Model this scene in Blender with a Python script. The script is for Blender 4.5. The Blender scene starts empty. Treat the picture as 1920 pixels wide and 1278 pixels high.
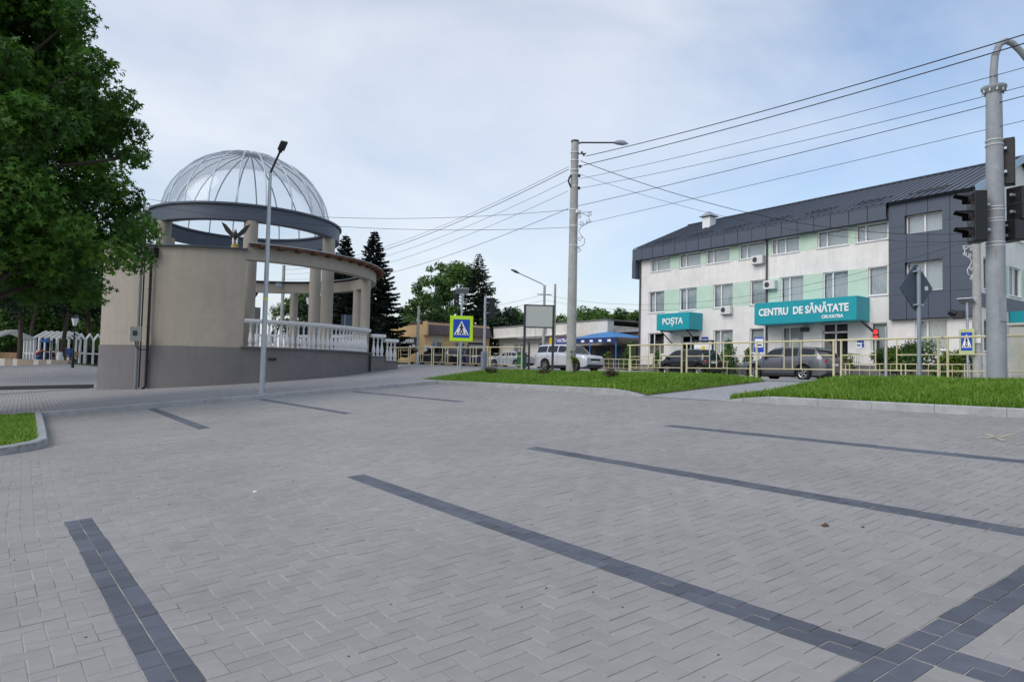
import bpy, math, random
import numpy as np
from mathutils import Vector, Matrix

# ------------------------------------------------------------------ camera, world, sun, exposure
SC = bpy.context.scene
COL = SC.collection
R = math.radians
EYE = Vector((0, 0, 1.5))
YAW, PITCH, ROLL, FPX = R(35.5), R(2.66), R(1.28), 1280.0

_fh = Vector((math.sin(YAW), math.cos(YAW), 0)); _rh = Vector((math.cos(YAW), -math.sin(YAW), 0)); _z = Vector((0, 0, 1))
FW = math.cos(PITCH) * _fh + math.sin(PITCH) * _z
_up = -math.sin(PITCH) * _fh + math.cos(PITCH) * _z
RT = math.cos(ROLL) * _rh + math.sin(ROLL) * _up
UP = -math.sin(ROLL) * _rh + math.cos(ROLL) * _up

cam_data = bpy.data.cameras.new("camera")
cam_data.sensor_fit = 'HORIZONTAL'; cam_data.sensor_width = 36.0; cam_data.lens = 24.0
cam_data.clip_start = 0.1; cam_data.clip_end = 3000
cam = bpy.data.objects.new("camera", cam_data); COL.objects.link(cam)
m = Matrix((RT, UP, -FW)).transposed().to_4x4(); m.translation = EYE
cam.matrix_world = m
SC.camera = cam

SUN_EL, SUN_AZ = R(40), R(-92)          # azimuth from +Y towards +X
world = bpy.data.worlds.new("World"); SC.world = world; world.use_nodes = True
nt = world.node_tree; nt.nodes.clear()
wo = nt.nodes.new('ShaderNodeOutputWorld'); bg = nt.nodes.new('ShaderNodeBackground')
sky = nt.nodes.new('ShaderNodeTexSky'); sky.sky_type = 'NISHITA'; sky.sun_disc = False
sky.sun_elevation = SUN_EL; sky.sun_rotation = SUN_AZ
sky.air_density = 1.15; sky.dust_density = 2.2; sky.ozone_density = 3.0; sky.altitude = 80
tc = nt.nodes.new('ShaderNodeTexCoord'); mp = nt.nodes.new('ShaderNodeMapping')
mp.inputs['Location'].default_value = (1.815, .304, 2.625); mp.inputs['Rotation'].default_value = (0, 0, 1.2728); mp.inputs['Scale'].default_value = (0.7, 1.5, 2.6)
n1 = nt.nodes.new('ShaderNodeTexNoise'); n1.inputs['Scale'].default_value = 1.25; n1.inputs['Detail'].default_value = 9; n1.inputs['Roughness'].default_value = 0.55; n1.inputs['Distortion'].default_value = 0.35
cr = nt.nodes.new('ShaderNodeValToRGB')
cr.color_ramp.elements[0].position = 0.30; cr.color_ramp.elements[0].color = (0.10, 0.10, 0.10, 1)
cr.color_ramp.elements[1].position = 0.74; cr.color_ramp.elements[1].color = (0.90, 0.90, 0.90, 1)
mx = nt.nodes.new('ShaderNodeMix'); mx.data_type = 'RGBA'
nt.links.new(tc.outputs['Generated'], mp.inputs['Vector']); nt.links.new(mp.outputs['Vector'], n1.inputs['Vector'])
nt.links.new(n1.outputs['Fac'], cr.inputs['Fac']); nt.links.new(cr.outputs['Color'], mx.inputs['Factor'])
nt.links.new(sky.outputs['Color'], mx.inputs['A']); mx.inputs['B'].default_value = (5.25, 5.38, 5.6, 1)
nt.links.new(mx.outputs['Result'], bg.inputs['Color']); bg.inputs['Strength'].default_value = 0.15
nt.links.new(bg.outputs['Background'], wo.inputs['Surface'])

sun_data = bpy.data.lights.new("sun", 'SUN'); sun_data.energy = 0.95; sun_data.angle = R(35); sun_data.color = (1.0, 0.95, 0.88)
sun = bpy.data.objects.new("sun", sun_data); COL.objects.link(sun)
sd = Vector((math.sin(SUN_AZ) * math.cos(SUN_EL), math.cos(SUN_AZ) * math.cos(SUN_EL), math.sin(SUN_EL)))
sun.rotation_euler = (-sd).to_track_quat('-Z', 'Y').to_euler(); sun.location = (-30, 20, 40)

vs = SC.view_settings; vs.view_transform = 'Standard'; vs.look = 'None'; vs.gamma = 1.0; vs.use_curve_mapping = False; vs.exposure = 0.32
SC.cycles.max_bounces = 6; SC.cycles.transparent_max_bounces = 24; SC.cycles.use_denoising = True

rnd = random.Random(7); NP = np.random.default_rng(7)

# ------------------------------------------------------------------ helpers
def ray(px, py): return FW + (px - 960) / FPX * RT - (py - 639) / FPX * UP
def at_X(px, py, X): d = ray(px, py); return EYE + d * (X / d.x)
def at_Y(px, py, Y): d = ray(px, py); return EYE + d * (Y / d.y)
def at_d(px, py, dep): return EYE + ray(px, py) * dep

def sm(a, b, x):
    t = min(1, max(0, (x - a) / (b - a))); return t * t * (3 - 2 * t)
def H(x, y):
    return (.082 * min(max(x, -1.0), 17.3) + .0016 * min(max(y, -20), 60) + .018 * max(0, min(y, 100) - 20) * sm(12, 19, x)
            + 1.05 * sm(35, 56, y) * (1 - sm(1.5, 9, x)))

def srgb(r, g, b):
    f = lambda c: c / 12.92 if c <= .04045 else ((c + .055) / 1.055) ** 2.4
    return (f(r / 255), f(g / 255), f(b / 255))

def mat(name, col, rough=.7, var=.12, scale=6.0, bump=0.0, bscale=60.0, metal=0.0, spec=.4, coat=0.0, detail=5, stain=0.0, sscale=.8, attr=None, avar=.25):
    M = bpy.data.materials.new(name); M.use_nodes = True; t = M.node_tree; P = t.nodes['Principled BSDF']
    P.inputs['Roughness'].default_value = rough; P.inputs['Metallic'].default_value = metal
    P.inputs['Specular IOR Level'].default_value = spec; P.inputs['Coat Weight'].default_value = coat; P.inputs['Coat Roughness'].default_value = .05
    co = t.nodes.new('ShaderNodeTexCoord')
    n = t.nodes.new('ShaderNodeTexNoise'); n.inputs['Scale'].default_value = scale; n.inputs['Detail'].default_value = detail; n.inputs['Roughness'].default_value = .65
    t.links.new(co.outputs['Object'], n.inputs['Vector'])
    mr = t.nodes.new('ShaderNodeMapRange'); mr.inputs['From Min'].default_value = .25; mr.inputs['From Max'].default_value = .75
    mr.inputs['To Min'].default_value = 1 - var; mr.inputs['To Max'].default_value = 1 + var
    t.links.new(n.outputs['Fac'], mr.inputs['Value']); fac = mr.outputs['Result']
    if stain:
        n2 = t.nodes.new('ShaderNodeTexNoise'); n2.inputs['Scale'].default_value = sscale; n2.inputs['Detail'].default_value = 6; n2.inputs['Roughness'].default_value = .7
        ge = t.nodes.new('ShaderNodeNewGeometry'); t.links.new(ge.outputs['Position'], n2.inputs['Vector'])
        m2 = t.nodes.new('ShaderNodeMapRange'); m2.inputs['From Min'].default_value = .3; m2.inputs['From Max'].default_value = .7
        m2.inputs['To Min'].default_value = 1 - stain; m2.inputs['To Max'].default_value = 1 + stain * .5
        t.links.new(n2.outputs['Fac'], m2.inputs['Value'])
        mu = t.nodes.new('ShaderNodeMath'); mu.operation = 'MULTIPLY'; t.links.new(fac, mu.inputs[0]); t.links.new(m2.outputs['Result'], mu.inputs[1]); fac = mu.outputs[0]
    if attr:
        if attr == 'RANDOM':
            a = t.nodes.new('ShaderNodeObjectInfo'); av = a.outputs['Random']
        else:
            a = t.nodes.new('ShaderNodeAttribute'); a.attribute_name = attr; av = a.outputs['Fac']
        m3 = t.nodes.new('ShaderNodeMapRange'); m3.inputs['To Min'].default_value = 1 - avar; m3.inputs['To Max'].default_value = 1 + avar
        t.links.new(av, m3.inputs['Value'])
        mu = t.nodes.new('ShaderNodeMath'); mu.operation = 'MULTIPLY'; t.links.new(fac, mu.inputs[0]); t.links.new(m3.outputs['Result'], mu.inputs[1]); fac = mu.outputs[0]
    vm = t.nodes.new('ShaderNodeVectorMath'); vm.operation = 'SCALE'; vm.inputs[0].default_value = col[:3]
    t.links.new(fac, vm.inputs['Scale']); t.links.new(vm.outputs['Vector'], P.inputs['Base Color'])
    if bump:
        nb = t.nodes.new('ShaderNodeTexNoise'); nb.inputs['Scale'].default_value = bscale; nb.inputs['Detail'].default_value = 4
        t.links.new(co.outputs['Object'], nb.inputs['Vector'])
        b = t.nodes.new('ShaderNodeBump'); b.inputs['Strength'].default_value = bump; b.inputs['Distance'].default_value = .01
        t.links.new(nb.outputs['Fac'], b.inputs['Height']); t.links.new(b.outputs['Normal'], P.inputs['Normal'])
    return M

def leaf_mat(name, cols, trans=.35, attr='tone'):
    M = bpy.data.materials.new(name); M.use_nodes = True; t = M.node_tree; t.nodes.clear()
    o = t.nodes.new('ShaderNodeOutputMaterial'); a = t.nodes.new('ShaderNodeAttribute'); a.attribute_name = attr
    r = t.nodes.new('ShaderNodeValToRGB'); els = r.color_ramp.elements
    for i, c in enumerate(cols):
        e = els[i] if i < 2 else els.new(.5)
        e.position = i / (len(cols) - 1); e.color = (*c, 1)
    d = t.nodes.new('ShaderNodeBsdfPrincipled'); d.inputs['Roughness'].default_value = .5; d.inputs['Specular IOR Level'].default_value = .3
    tr = t.nodes.new('ShaderNodeBsdfTranslucent'); mi = t.nodes.new('ShaderNodeMixShader'); mi.inputs['Fac'].default_value = trans
    t.links.new(a.outputs['Fac'], r.inputs['Fac']); t.links.new(r.outputs['Color'], d.inputs['Base Color']); t.links.new(r.outputs['Color'], tr.inputs['Color'])
    t.links.new(d.outputs[0], mi.inputs[1]); t.links.new(tr.outputs[0], mi.inputs[2]); t.links.new(mi.outputs[0], o.inputs['Surface'])
    return M

def glass_mat(name, tint=(.9, .95, 1.0), refl=.10, rough=.02, dirt=.0, rmax=.8):
    M = bpy.data.materials.new(name); M.use_nodes = True; t = M.node_tree; t.nodes.clear()
    o = t.nodes.new('ShaderNodeOutputMaterial'); tr = t.nodes.new('ShaderNodeBsdfTransparent'); tr.inputs['Color'].default_value = (*tint, 1)
    g = t.nodes.new('ShaderNodeBsdfGlossy'); g.inputs['Roughness'].default_value = rough
    lw = t.nodes.new('ShaderNodeLayerWeight'); lw.inputs['Blend'].default_value = .2
    mr = t.nodes.new('ShaderNodeMapRange'); mr.inputs['To Min'].default_value = refl; mr.inputs['To Max'].default_value = rmax
    t.links.new(lw.outputs['Fresnel'], mr.inputs['Value'])
    mi = t.nodes.new('ShaderNodeMixShader'); t.links.new(mr.outputs['Result'], mi.inputs['Fac'])
    t.links.new(tr.outputs[0], mi.inputs[1]); t.links.new(g.outputs[0], mi.inputs[2])
    if dirt:
        df = t.nodes.new('ShaderNodeBsdfDiffuse'); df.inputs['Color'].default_value = (.75, .8, .85, 1)
        m2 = t.nodes.new('ShaderNodeMixShader'); m2.inputs['Fac'].default_value = dirt
        t.links.new(mi.outputs[0], m2.inputs[1]); t.links.new(df.outputs[0], m2.inputs[2]); mi = m2
    t.links.new(mi.outputs[0], o.inputs['Surface'])
    return M

def emit_mat(name, col, s):
    M = bpy.data.materials.new(name); M.use_nodes = True; P = M.node_tree.nodes['Principled BSDF']
    P.inputs['Base Color'].default_value = (*col, 1); P.inputs['Emission Color'].default_value = (*col, 1); P.inputs['Emission Strength'].default_value = s
    return M

def setp(o, label=None, cat=None, group=None, kind=None):
    if label: o['label'] = label
    if cat: o['category'] = cat
    if group: o['group'] = group
    if kind: o['kind'] = kind
    return o

def thing(name, label, cat, loc=(0, 0, 0), rz=0.0, group=None):
    o = bpy.data.objects.new(name, None); COL.objects.link(o); o.empty_display_size = .2
    o.location = loc; o.rotation_euler = (0, 0, rz)
    return setp(o, label, cat, group)

class MB:
    def __init__(s): s.v = []; s.f = []; s.mi = []; s.cur = 0
    def face(s, *pts):
        b = len(s.v); s.v += [tuple(p) for p in pts]; s.f.append(tuple(range(b, b + len(pts)))); s.mi.append(s.cur); return s
    def add(s, V, F):
        b = len(s.v); s.v += [tuple(p) for p in V]
        for f in F: s.f.append(tuple(i + b for i in f)); s.mi.append(s.cur)
        return s
    def box(s, x0, x1, y0, y1, z0, z1):
        V = [(x, y, z) for z in (z0, z1) for y in (y0, y1) for x in (x0, x1)]
        return s.add(V, [(0, 2, 3, 1), (4, 5, 7, 6), (0, 1, 5, 4), (2, 6, 7, 3), (0, 4, 6, 2), (1, 3, 7, 5)])
    def obox(s, c, ax, ay, az):
        c, ax, ay, az = Vector(c), Vector(ax), Vector(ay), Vector(az)
        V = [c + ax * i + ay * j + az * k for k in (-1, 1) for j in (-1, 1) for i in (-1, 1)]
        return s.add(V, [(0, 2, 3, 1), (4, 5, 7, 6), (0, 1, 5, 4), (2, 6, 7, 3), (0, 4, 6, 2), (1, 3, 7, 5)])
    def bar(s, a, b, w, h=None):          # square bar between two points
        a, b = Vector(a), Vector(b); d = (b - a); L = d.length; d.normalize(); h = h or w
        u = Vector((0, 0, 1)) if abs(d.z) < .9 else Vector((1, 0, 0))
        r = d.cross(u).normalized(); u = r.cross(d)
        return s.obox((a + b) / 2, d * L / 2, r * w / 2, u * h / 2)
    def tube(s, pts, rad, n=8, cap=True):
        pts = [Vector(p) for p in pts]; rads = rad if isinstance(rad, (list, tuple)) else [rad] * len(pts)
        d0 = (pts[1] - pts[0]).normalized(); u = Vector((0, 0, 1)) if abs(d0.z) < .9 else Vector((1, 0, 0)); r = d0.cross(u).normalized()
        b = len(s.v)
        for i, p in enumerate(pts):
            d = (pts[min(i + 1, len(pts) - 1)] - pts[max(i - 1, 0)]).normalized()
            r = (r - d * r.dot(d)); r = r.normalized() if r.length > 1e-6 else d.orthogonal().normalized(); q = d.cross(r)
            for k in range(n):
                a = 2 * math.pi * k / n; s.v.append(tuple(p + (r * math.cos(a) + q * math.sin(a)) * rads[i]))
        for i in range(len(pts) - 1):
            for k in range(n):
                s.f.append((b + i * n + k, b + i * n + (k + 1) % n, b + (i + 1) * n + (k + 1) % n, b + (i + 1) * n + k)); s.mi.append(s.cur)
        if cap:
            s.f.append(tuple(b + n - 1 - k for k in range(n))); s.mi.append(s.cur)
            e = b + (len(pts) - 1) * n; s.f.append(tuple(e + k for k in range(n))); s.mi.append(s.cur)
        return s
    def lathe(s, prof, c=(0, 0, 0), n=16):
        b = len(s.v); c = Vector(c)
        for r, z in prof:
            for k in range(n):
                a = 2 * math.pi * k / n; s.v.append((c.x + r * math.cos(a), c.y + r * math.sin(a), c.z + z))
        for i in range(len(prof) - 1):
            for k in range(n):
                s.f.append((b + i * n + k, b + i * n + (k + 1) % n, b + (i + 1) * n + (k + 1) % n, b + (i + 1) * n + k)); s.mi.append(s.cur)
        s.f.append(tuple(b + n - 1 - k for k in range(n))); s.mi.append(s.cur)
        e = b + (len(prof) - 1) * n; s.f.append(tuple(e + k for k in range(n))); s.mi.append(s.cur)
        return s
    def arc(s, c, R0, R1, z0, z1, a0, a1, n=40):      # ring sector solid, degrees
        full = abs(a1 - a0) >= 359.9; b = len(s.v); N = n if full else n + 1
        for k in range(N):
            a = R(a0 + (a1 - a0) * k / n); ca, sa = math.cos(a), math.sin(a)
            for (r, z) in ((R0, z0), (R1, z0), (R1, z1), (R0, z1)): s.v.append((c[0] + r * ca, c[1] + r * sa, z))
        for k in range(n):
            i = b + 4 * k; j = b + 4 * ((k + 1) % N)
            for q in range(4):
                s.f.append((i + q, i + (q + 1) % 4, j + (q + 1) % 4, j + q)); s.mi.append(s.cur)
        if not full:
            s.f.append((b, b + 3, b + 2, b + 1)); s.mi.append(s.cur); e = b + 4 * n; s.f.append((e, e + 1, e + 2, e + 3)); s.mi.append(s.cur)
        return s
    def build(s, name, mats, parent=None, smooth=None, world=False, bevel=0):
        me = bpy.data.meshes.new(name); me.from_pydata(s.v, [], s.f)
        for mm in (mats if isinstance(mats, (list, tuple)) else [mats]): me.materials.append(mm)
        if any(s.mi): me.polygons.foreach_set('material_index', s.mi)
        if smooth is not None:
            me.polygons.foreach_set('use_smooth', [True] * len(me.polygons)); me.set_sharp_from_angle(angle=R(smooth))
        else: me.polygons.foreach_set('use_smooth', [False] * len(me.polygons))
        me.update()
        return link(name, me, parent, world, bevel)

def link(name, me, parent=None, world=False, bevel=0):
    o = bpy.data.objects.new(name, me); COL.objects.link(o)
    if parent:
        o.parent = parent
        if world: o.matrix_parent_inverse = (Matrix.Translation(parent.location) @ parent.rotation_euler.to_matrix().to_4x4()).inverted()
    if bevel:
        bm = o.modifiers.new('bevel', 'BEVEL'); bm.width = bevel; bm.segments = 2; bm.limit_method = 'ANGLE'; bm.angle_limit = R(40)
    return o

def copy_tree(o, parent=None):
    c = o.copy(); COL.objects.link(c)
    if parent: c.parent = parent
    for ch in o.children: copy_tree(ch, c)
    return c

def np_mesh(name, V, F, mats, tone=None, midx=None, smooth=False):
    """V (n,3) array, F (m,k) array of equal-size faces"""
    me = bpy.data.meshes.new(name); V = np.asarray(V, np.float32); F = np.asarray(F, np.int32); m_, k = F.shape
    me.vertices.add(len(V)); me.vertices.foreach_set('co', V.ravel())
    me.loops.add(m_ * k); me.loops.foreach_set('vertex_index', F.ravel())
    me.polygons.add(m_); me.polygons.foreach_set('loop_start', np.arange(0, m_ * k, k, dtype=np.int32))
    for mm in (mats if isinstance(mats, (list, tuple)) else [mats]): me.materials.append(mm)
    if midx is not None: me.polygons.foreach_set('material_index', np.asarray(midx, np.int32))
    me.polygons.foreach_set('use_smooth', np.full(m_, bool(smooth)))
    if tone is not None:
        a = me.attributes.new('tone', 'FLOAT', 'FACE'); a.data.foreach_set('value', np.asarray(tone, np.float32))
    me.update(calc_edges=True)
    return me

def text(name, body, size, M, parent, loc, rot, ext=.012, off=.0, align='LEFT'):
    cu = bpy.data.curves.new(name, 'FONT'); cu.body = body; cu.size = size; cu.extrude = ext; cu.offset = off; cu.align_x = align; cu.resolution_u = 3
    cu.materials.append(M)
    o = bpy.data.objects.new(name, cu); COL.objects.link(o); o.parent = parent; o.matrix_parent_inverse = Matrix.Translation(parent.location).inverted()
    o.location = loc; o.rotation_euler = rot
    TEXTS.append(o); return o
TEXTS = []
def bake_texts():                      # lettering becomes plain mesh
    bpy.context.view_layer.update(); dg = bpy.context.evaluated_depsgraph_get()
    for o in TEXTS:
        me = bpy.data.meshes.new_from_object(o.evaluated_get(dg)); n = link('lettering', me, o.parent)
        n.matrix_parent_inverse = o.matrix_parent_inverse.copy(); n.location = o.location; n.rotation_euler = o.rotation_euler; n.scale = o.scale
        bpy.data.objects.remove(o)
def fit_width(o, w):                   # stretch a text object to a real width
    bpy.context.view_layer.update(); d = o.dimensions.x
    if d > 0: o.scale.x = w / d

# ------------------------------------------------------------------ materials
def streaky(name, col, *a, **k):       # faint rain streaks running down a wall
    M = mat(name, col, *a, **k); t = M.node_tree; P = t.nodes['Principled BSDF']; src = P.inputs['Base Color'].links[0].from_socket
    ge = t.nodes.new('ShaderNodeNewGeometry'); mp_ = t.nodes.new('ShaderNodeMapping'); mp_.inputs['Scale'].default_value = (3.2, 3.2, .22)
    n = t.nodes.new('ShaderNodeTexNoise'); n.inputs['Scale'].default_value = 1.6; n.inputs['Detail'].default_value = 7; n.inputs['Roughness'].default_value = .7
    mr = t.nodes.new('ShaderNodeMapRange'); mr.inputs['From Min'].default_value = .35; mr.inputs['From Max'].default_value = .65; mr.inputs['To Min'].default_value = .94; mr.inputs['To Max'].default_value = 1.03
    vm = t.nodes.new('ShaderNodeVectorMath'); vm.operation = 'SCALE'
    t.links.new(ge.outputs['Position'], mp_.inputs['Vector']); t.links.new(mp_.outputs['Vector'], n.inputs['Vector']); t.links.new(n.outputs['Fac'], mr.inputs['Value'])
    t.links.new(src, vm.inputs[0]); t.links.new(mr.outputs['Result'], vm.inputs['Scale']); t.links.new(vm.outputs['Vector'], P.inputs['Base Color']); return M
M_lot = mat('paver_grey', (.298, .291, .283), .85, .07, 9, .2, 180, attr='tone', avar=.05, stain=.17, sscale=.42)
M_lotR = mat('paver_grey_single', (.298, .291, .283), .85, .07, 9, .2, 180, attr='RANDOM', avar=.05, stain=.17, sscale=.42)
M_dark = mat('paver_dark', (.108, .120, .148), .85, .10, 9, .2, 180, attr='tone', avar=.15, stain=.26, sscale=.9)
M_darkR = mat('paver_dark_single', (.108, .120, .148), .85, .10, 9, .2, 180, attr='RANDOM', avar=.15, stain=.26, sscale=.9)
M_sand = mat('joint_sand', (.47, .43, .37), .95, .6, 2.2, .3, 90)
M_kerb = mat('kerb_concrete', (.36, .37, .38), .85, .16, 5, .3, 70, stain=.2, sscale=1.2)
M_asphalt = mat('asphalt', (.16, .165, .175), .9, .14, 5, .3, 120, stain=.15)
M_conc = mat('pavement_concrete', (.34, .345, .355), .9, .14, 3, .3, 60, stain=.15)
M_soil = mat('soil', (.10, .085, .06), .95, .3, 4, .4, 20)
M_field = mat('field_grass', (.07, .11, .035), .95, .3, 1.2, .5, 6)
M_grass = leaf_mat('grass_blades', [(.075, .150, .016), (.15, .30, .028), (.27, .40, .07)], .38)
M_white = mat('white_paint', (.78, .79, .80), .55, .04, 6)
M_wall_r = streaky('rotunda_plaster', (.385, .350, .300), .9, .06, 3, .25, 140, stain=.10, sscale=.5)
M_plinth = streaky('rotunda_plinth', (.185, .178, .182), .9, .16, 60, .3, 160, stain=.16, sscale=.6)
M_slate = mat('dark_metal_cladding', (.082, .100, .136), .5, .06, 4, metal=.1)
M_steel = mat('galvanised_steel', (.42, .45, .49), .45, .12, 9, metal=.55, spec=.5)
M_concrete = mat('pole_concrete', (.40, .40, .385), .9, .16, 8, .3, 60, stain=.2, sscale=1.6)
M_black = mat('black_plastic', (.010, .0105, .0125), .4, .1, 8)
M_darkgrey = mat('dark_grey_steel', (.06, .063, .07), .5, .1, 8, metal=.3)
M_wood = mat('brown_wood', (.14, .055, .030), .6, .25, 12, .2, 50)
M_yellowp = mat('yellow_paint', (.64, .58, .37), .55, .10, 9, stain=.12, sscale=2.5)
M_glass_dome = glass_mat('dome_glass', (.955, .975, .99), .03, .03, .05, .45)
M_glass = glass_mat('window_glass', (.80, .86, .88), .12, .03)
M_cable = mat('cable_black', (.02, .02, .024), .6, .05)
M_bark = mat('bark', (.075, .06, .048), .95, .3, 14, .6, 30)

# ------------------------------------------------------------------ ground sheets
def lines(*seg):
    out = []
    for a, b, st in seg:
        n = max(1, int(round((b - a) / st))); out += [a + (b - a) * i / n for i in range(n)]
    out.append(seg[-1][1]); return out
def sheet(name, xs, ys, dz, M, kind='structure', parent=None, skip=None, hfun=None):
    V = [(x, y, (hfun(x, y) if hfun else H(x, y)) + dz) for y in ys for x in xs]; n = len(xs); F = []
    for j in range(len(ys) - 1):
        for i in range(n - 1):
            if skip and skip((xs[i] + xs[i + 1]) / 2, (ys[j] + ys[j + 1]) / 2): continue
            F.append((j * n + i, j * n + i + 1, (j + 1) * n + i + 1, (j + 1) * n + i))
    me = bpy.data.meshes.new(name); me.from_pydata(V, [], F); me.materials.append(M); me.update()
    o = link(name, me, parent)
    if kind and not parent: o['kind'] = kind
    return o

def paver_sheet_mat(name, col, joint, lx=.206, ly=.106, ang=0.0, jw=.006):
    M = mat(name, col, .9, .12, 6, .2, 90, stain=.12, sscale=.5); t = M.node_tree; P = t.nodes['Principled BSDF']
    src = P.inputs['Base Color'].links[0].from_socket
    co = t.nodes.new('ShaderNodeTexCoord'); mp_ = t.nodes.new('ShaderNodeMapping'); mp_.inputs['Rotation'].default_value = (0, 0, ang)
    br = t.nodes.new('ShaderNodeTexBrick'); br.inputs['Scale'].default_value = 1; br.inputs['Mortar Size'].default_value = jw
    br.inputs['Brick Width'].default_value = lx; br.inputs['Row Height'].default_value = ly; br.inputs['Mortar Smooth'].default_value = .3
    br.inputs['Color1'].default_value = (1, 1, 1, 1); br.inputs['Color2'].default_value = (.86, .86, .88, 1); br.inputs['Mortar'].default_value = (*joint, 1)
    t.links.new(co.outputs['Object'], mp_.inputs['Vector']); t.links.new(mp_.outputs['Vector'], br.inputs['Vector'])
    mu = t.nodes.new('ShaderNodeMix'); mu.data_type = 'RGBA'; mu.blend_type = 'MULTIPLY'; mu.inputs['Factor'].default_value = 1
    t.links.new(src, mu.inputs['A']); t.links.new(br.outputs['Color'], mu.inputs['B']); t.links.new(mu.outputs['Result'], P.inputs['Base Color'])
    return M
M_walk = paver_sheet_mat('sidewalk_pavers', (.34, .335, .335), (.48, .47, .46), ang=R(90), jw=.009)
M_path = paver_sheet_mat('path_pavers', (.37, .375, .385), (.62, .6, .58))

sheet('ground', lines((-400, -40, 40), (-40, 60, 2), (60, 500, 40)), lines((-300, -20, 40), (-20, 110, 2), (110, 600, 40)), -.14, M_field)
sheet('road', lines((17.75, 33.4, 1.2)), lines((-60, 130, 2)), -.02, M_asphalt)
sheet('side_street', lines((33.4, 62, 1.5)), lines((46.5, 57.2, 1.2)), -.016, M_asphalt)
sheet('sidewalk', [-44, -30, -20, -12, -6, -3, -1] + lines((0, 17.4, .6)), lines((21.76, 64, .8)), .125, M_walk)
sheet('far_pavement', lines((33.55, 38.5, .8)), lines((-30, 46.5, 1.5)), .10, M_conc)
sheet('road_verge', [17.0, 17.4, 17.72], lines((-30, 23, 1)), .05, M_conc)
sheet('footpath', lines((12.02, 17.05, .5)), lines((9.25, 11.45, .4)), .008, M_path)

# ------------------------------------------------------------------ parking lot: herringbone pavers
CELL = .106; BL = .1005; GAP = (CELL - BL) / 2
lot = sheet('parking_lot', [-6, -4, -2, -1] + lines((-.5, 12.15, .5)), lines((-3, 21.62, .6)), -.0047, M_sand)
stripes = []                       # (x0,x1,y0,y1) in cells, axis
cX = lambda v: int(round(v / CELL)); YB = 1.425
for x in (.50, 3.12, 5.67, 8.40): stripes.append((cX(x), cX(x) + 2, cX(YB) + 2, cX(7.5), 'y'))
for x in (3.30, 5.9): stripes.append((cX(x), cX(x) + 2, cX(-2.5), cX(YB), 'y'))
for x in (2.86, 5.80, 8.75): stripes.append((cX(x), cX(x) + 2, cX(14.5), cX(21.4), 'y'))
stripes.append((cX(-1), cX(12.1), cX(YB), cX(YB) + 2, 'x'))
owner = {}
for si, (x0, x1, y0, y1, ax) in enumerate(stripes):
    for i in range(x0, x1):
        for j in range(y0, y1): owner.setdefault((i, j), si)
bricks = []                        # (x0,x1,y0,y1,dark)
for si, (x0, x1, y0, y1, ax) in enumerate(stripes):
    if ax == 'y':
        for i in range(x0, x1):
            j = y0 + (i - x0)
            if i - x0: bricks.append((i, i + 1, y0, y0 + 1, 1))
            while j < y1: bricks.append((i, i + 1, j, min(j + 2, y1), 1)); j += 2
    else:
        for j in range(y0, y1):
            i = x0 - (j - y0)
            while i < x1: bricks.append((i, i + 2, j, j + 1, 1)); i += 2
I0, I1, J0, J1 = cX(-4.5), cX(12.12), cX(-2.4), cX(21.58)
def in_island(x, y, m=0.0):
    if y > 14.5: return x < .42 - m
    if x > -.55: return (x + .55) ** 2 + (y - 14.5) ** 2 < (.96 - m) ** 2
    return y > 13.52 + (x + .55) * .14 + m
def visible_cell(i, j):
    x, y = i * CELL, j * CELL
    d = x * _fh.x + y * _fh.y; c = x * _rh.x + y * _rh.y
    return d > .4 and abs(c) < d * .84 + 2.6 and not in_island(x, y, -.05)
for i in range(I0, I1):
    for j in range(J0, J1):
        k = (i - j) % 4
        if k == 0: cells = ((i, j), (i + 1, j))
        elif k == 2: cells = ((i, j), (i, j - 1))
        else: continue
        if not visible_cell(i, j): continue
        keep = [c for c in cells if c not in owner and c[0] < I1]
        if len(keep) == 2:
            a, b = keep; bricks.append((min(a[0], b[0]), max(a[0], b[0]) + 1, min(a[1], b[1]), max(a[1], b[1]) + 1, 0))
        elif len(keep) == 1: a = keep[0]; bricks.append((a[0], a[0] + 1, a[1], a[1] + 1, 0))
bricks = [b for b in bricks if visible_cell(b[0], b[2])]
B = np.array(bricks, float)
cxy = np.c_[(B[:, 0] + B[:, 1]) / 2 * CELL, (B[:, 2] + B[:, 3]) / 2 * CELL]
dd = cxy @ np.array([_fh.x, _fh.y]); cc = cxy @ np.array([_rh.x, _rh.y])
hgt = .082 * np.maximum(cxy[:, 0], -1) + .0016 * cxy[:, 1]
prow = 639 - FPX * (((hgt - 1.5) * math.cos(PITCH) - dd * math.sin(PITCH)) / (dd * math.cos(PITCH) + (hgt - 1.5) * math.sin(PITCH)))
inframe = (np.abs(cc) < dd * .75) & (prow < 1290)
order = np.argsort(np.where(inframe, dd, 1e6))
near = set(order[:300].tolist())
BEV = .0025
def skew(x, y):                      # the left bay was laid slightly off square
    return -.17 * min(max((y - 3.5) / 4.1, -.4), 1.0) * min(max((3.1 - x) / 2.5, 0), 1)
def brick_arrays(b, jz, tilt):
    """18-vertex bevelled paver: returns verts relative to world"""
    x0, x1, y0, y1 = b[0] * CELL + GAP, b[1] * CELL - GAP, b[2] * CELL + GAP, b[3] * CELL - GAP
    out = []
    for (ins, dz) in ((0, -.03), (0, -BEV * .8), (BEV, 0)):
        for (x, y) in ((x0 + ins, y0 + ins), (x1 - ins, y0 + ins), (x1 - ins, y1 - ins), (x0 + ins, y1 - ins)):
            z = .082 * max(x, -1) + .0016 * y
            out.append((x + skew(x, y), y, z + .082 * skew(x, y) * (x > -1) + dz + jz + tilt[0] * (x - x0) + tilt[1] * (y - y0)))
    return out
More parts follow.
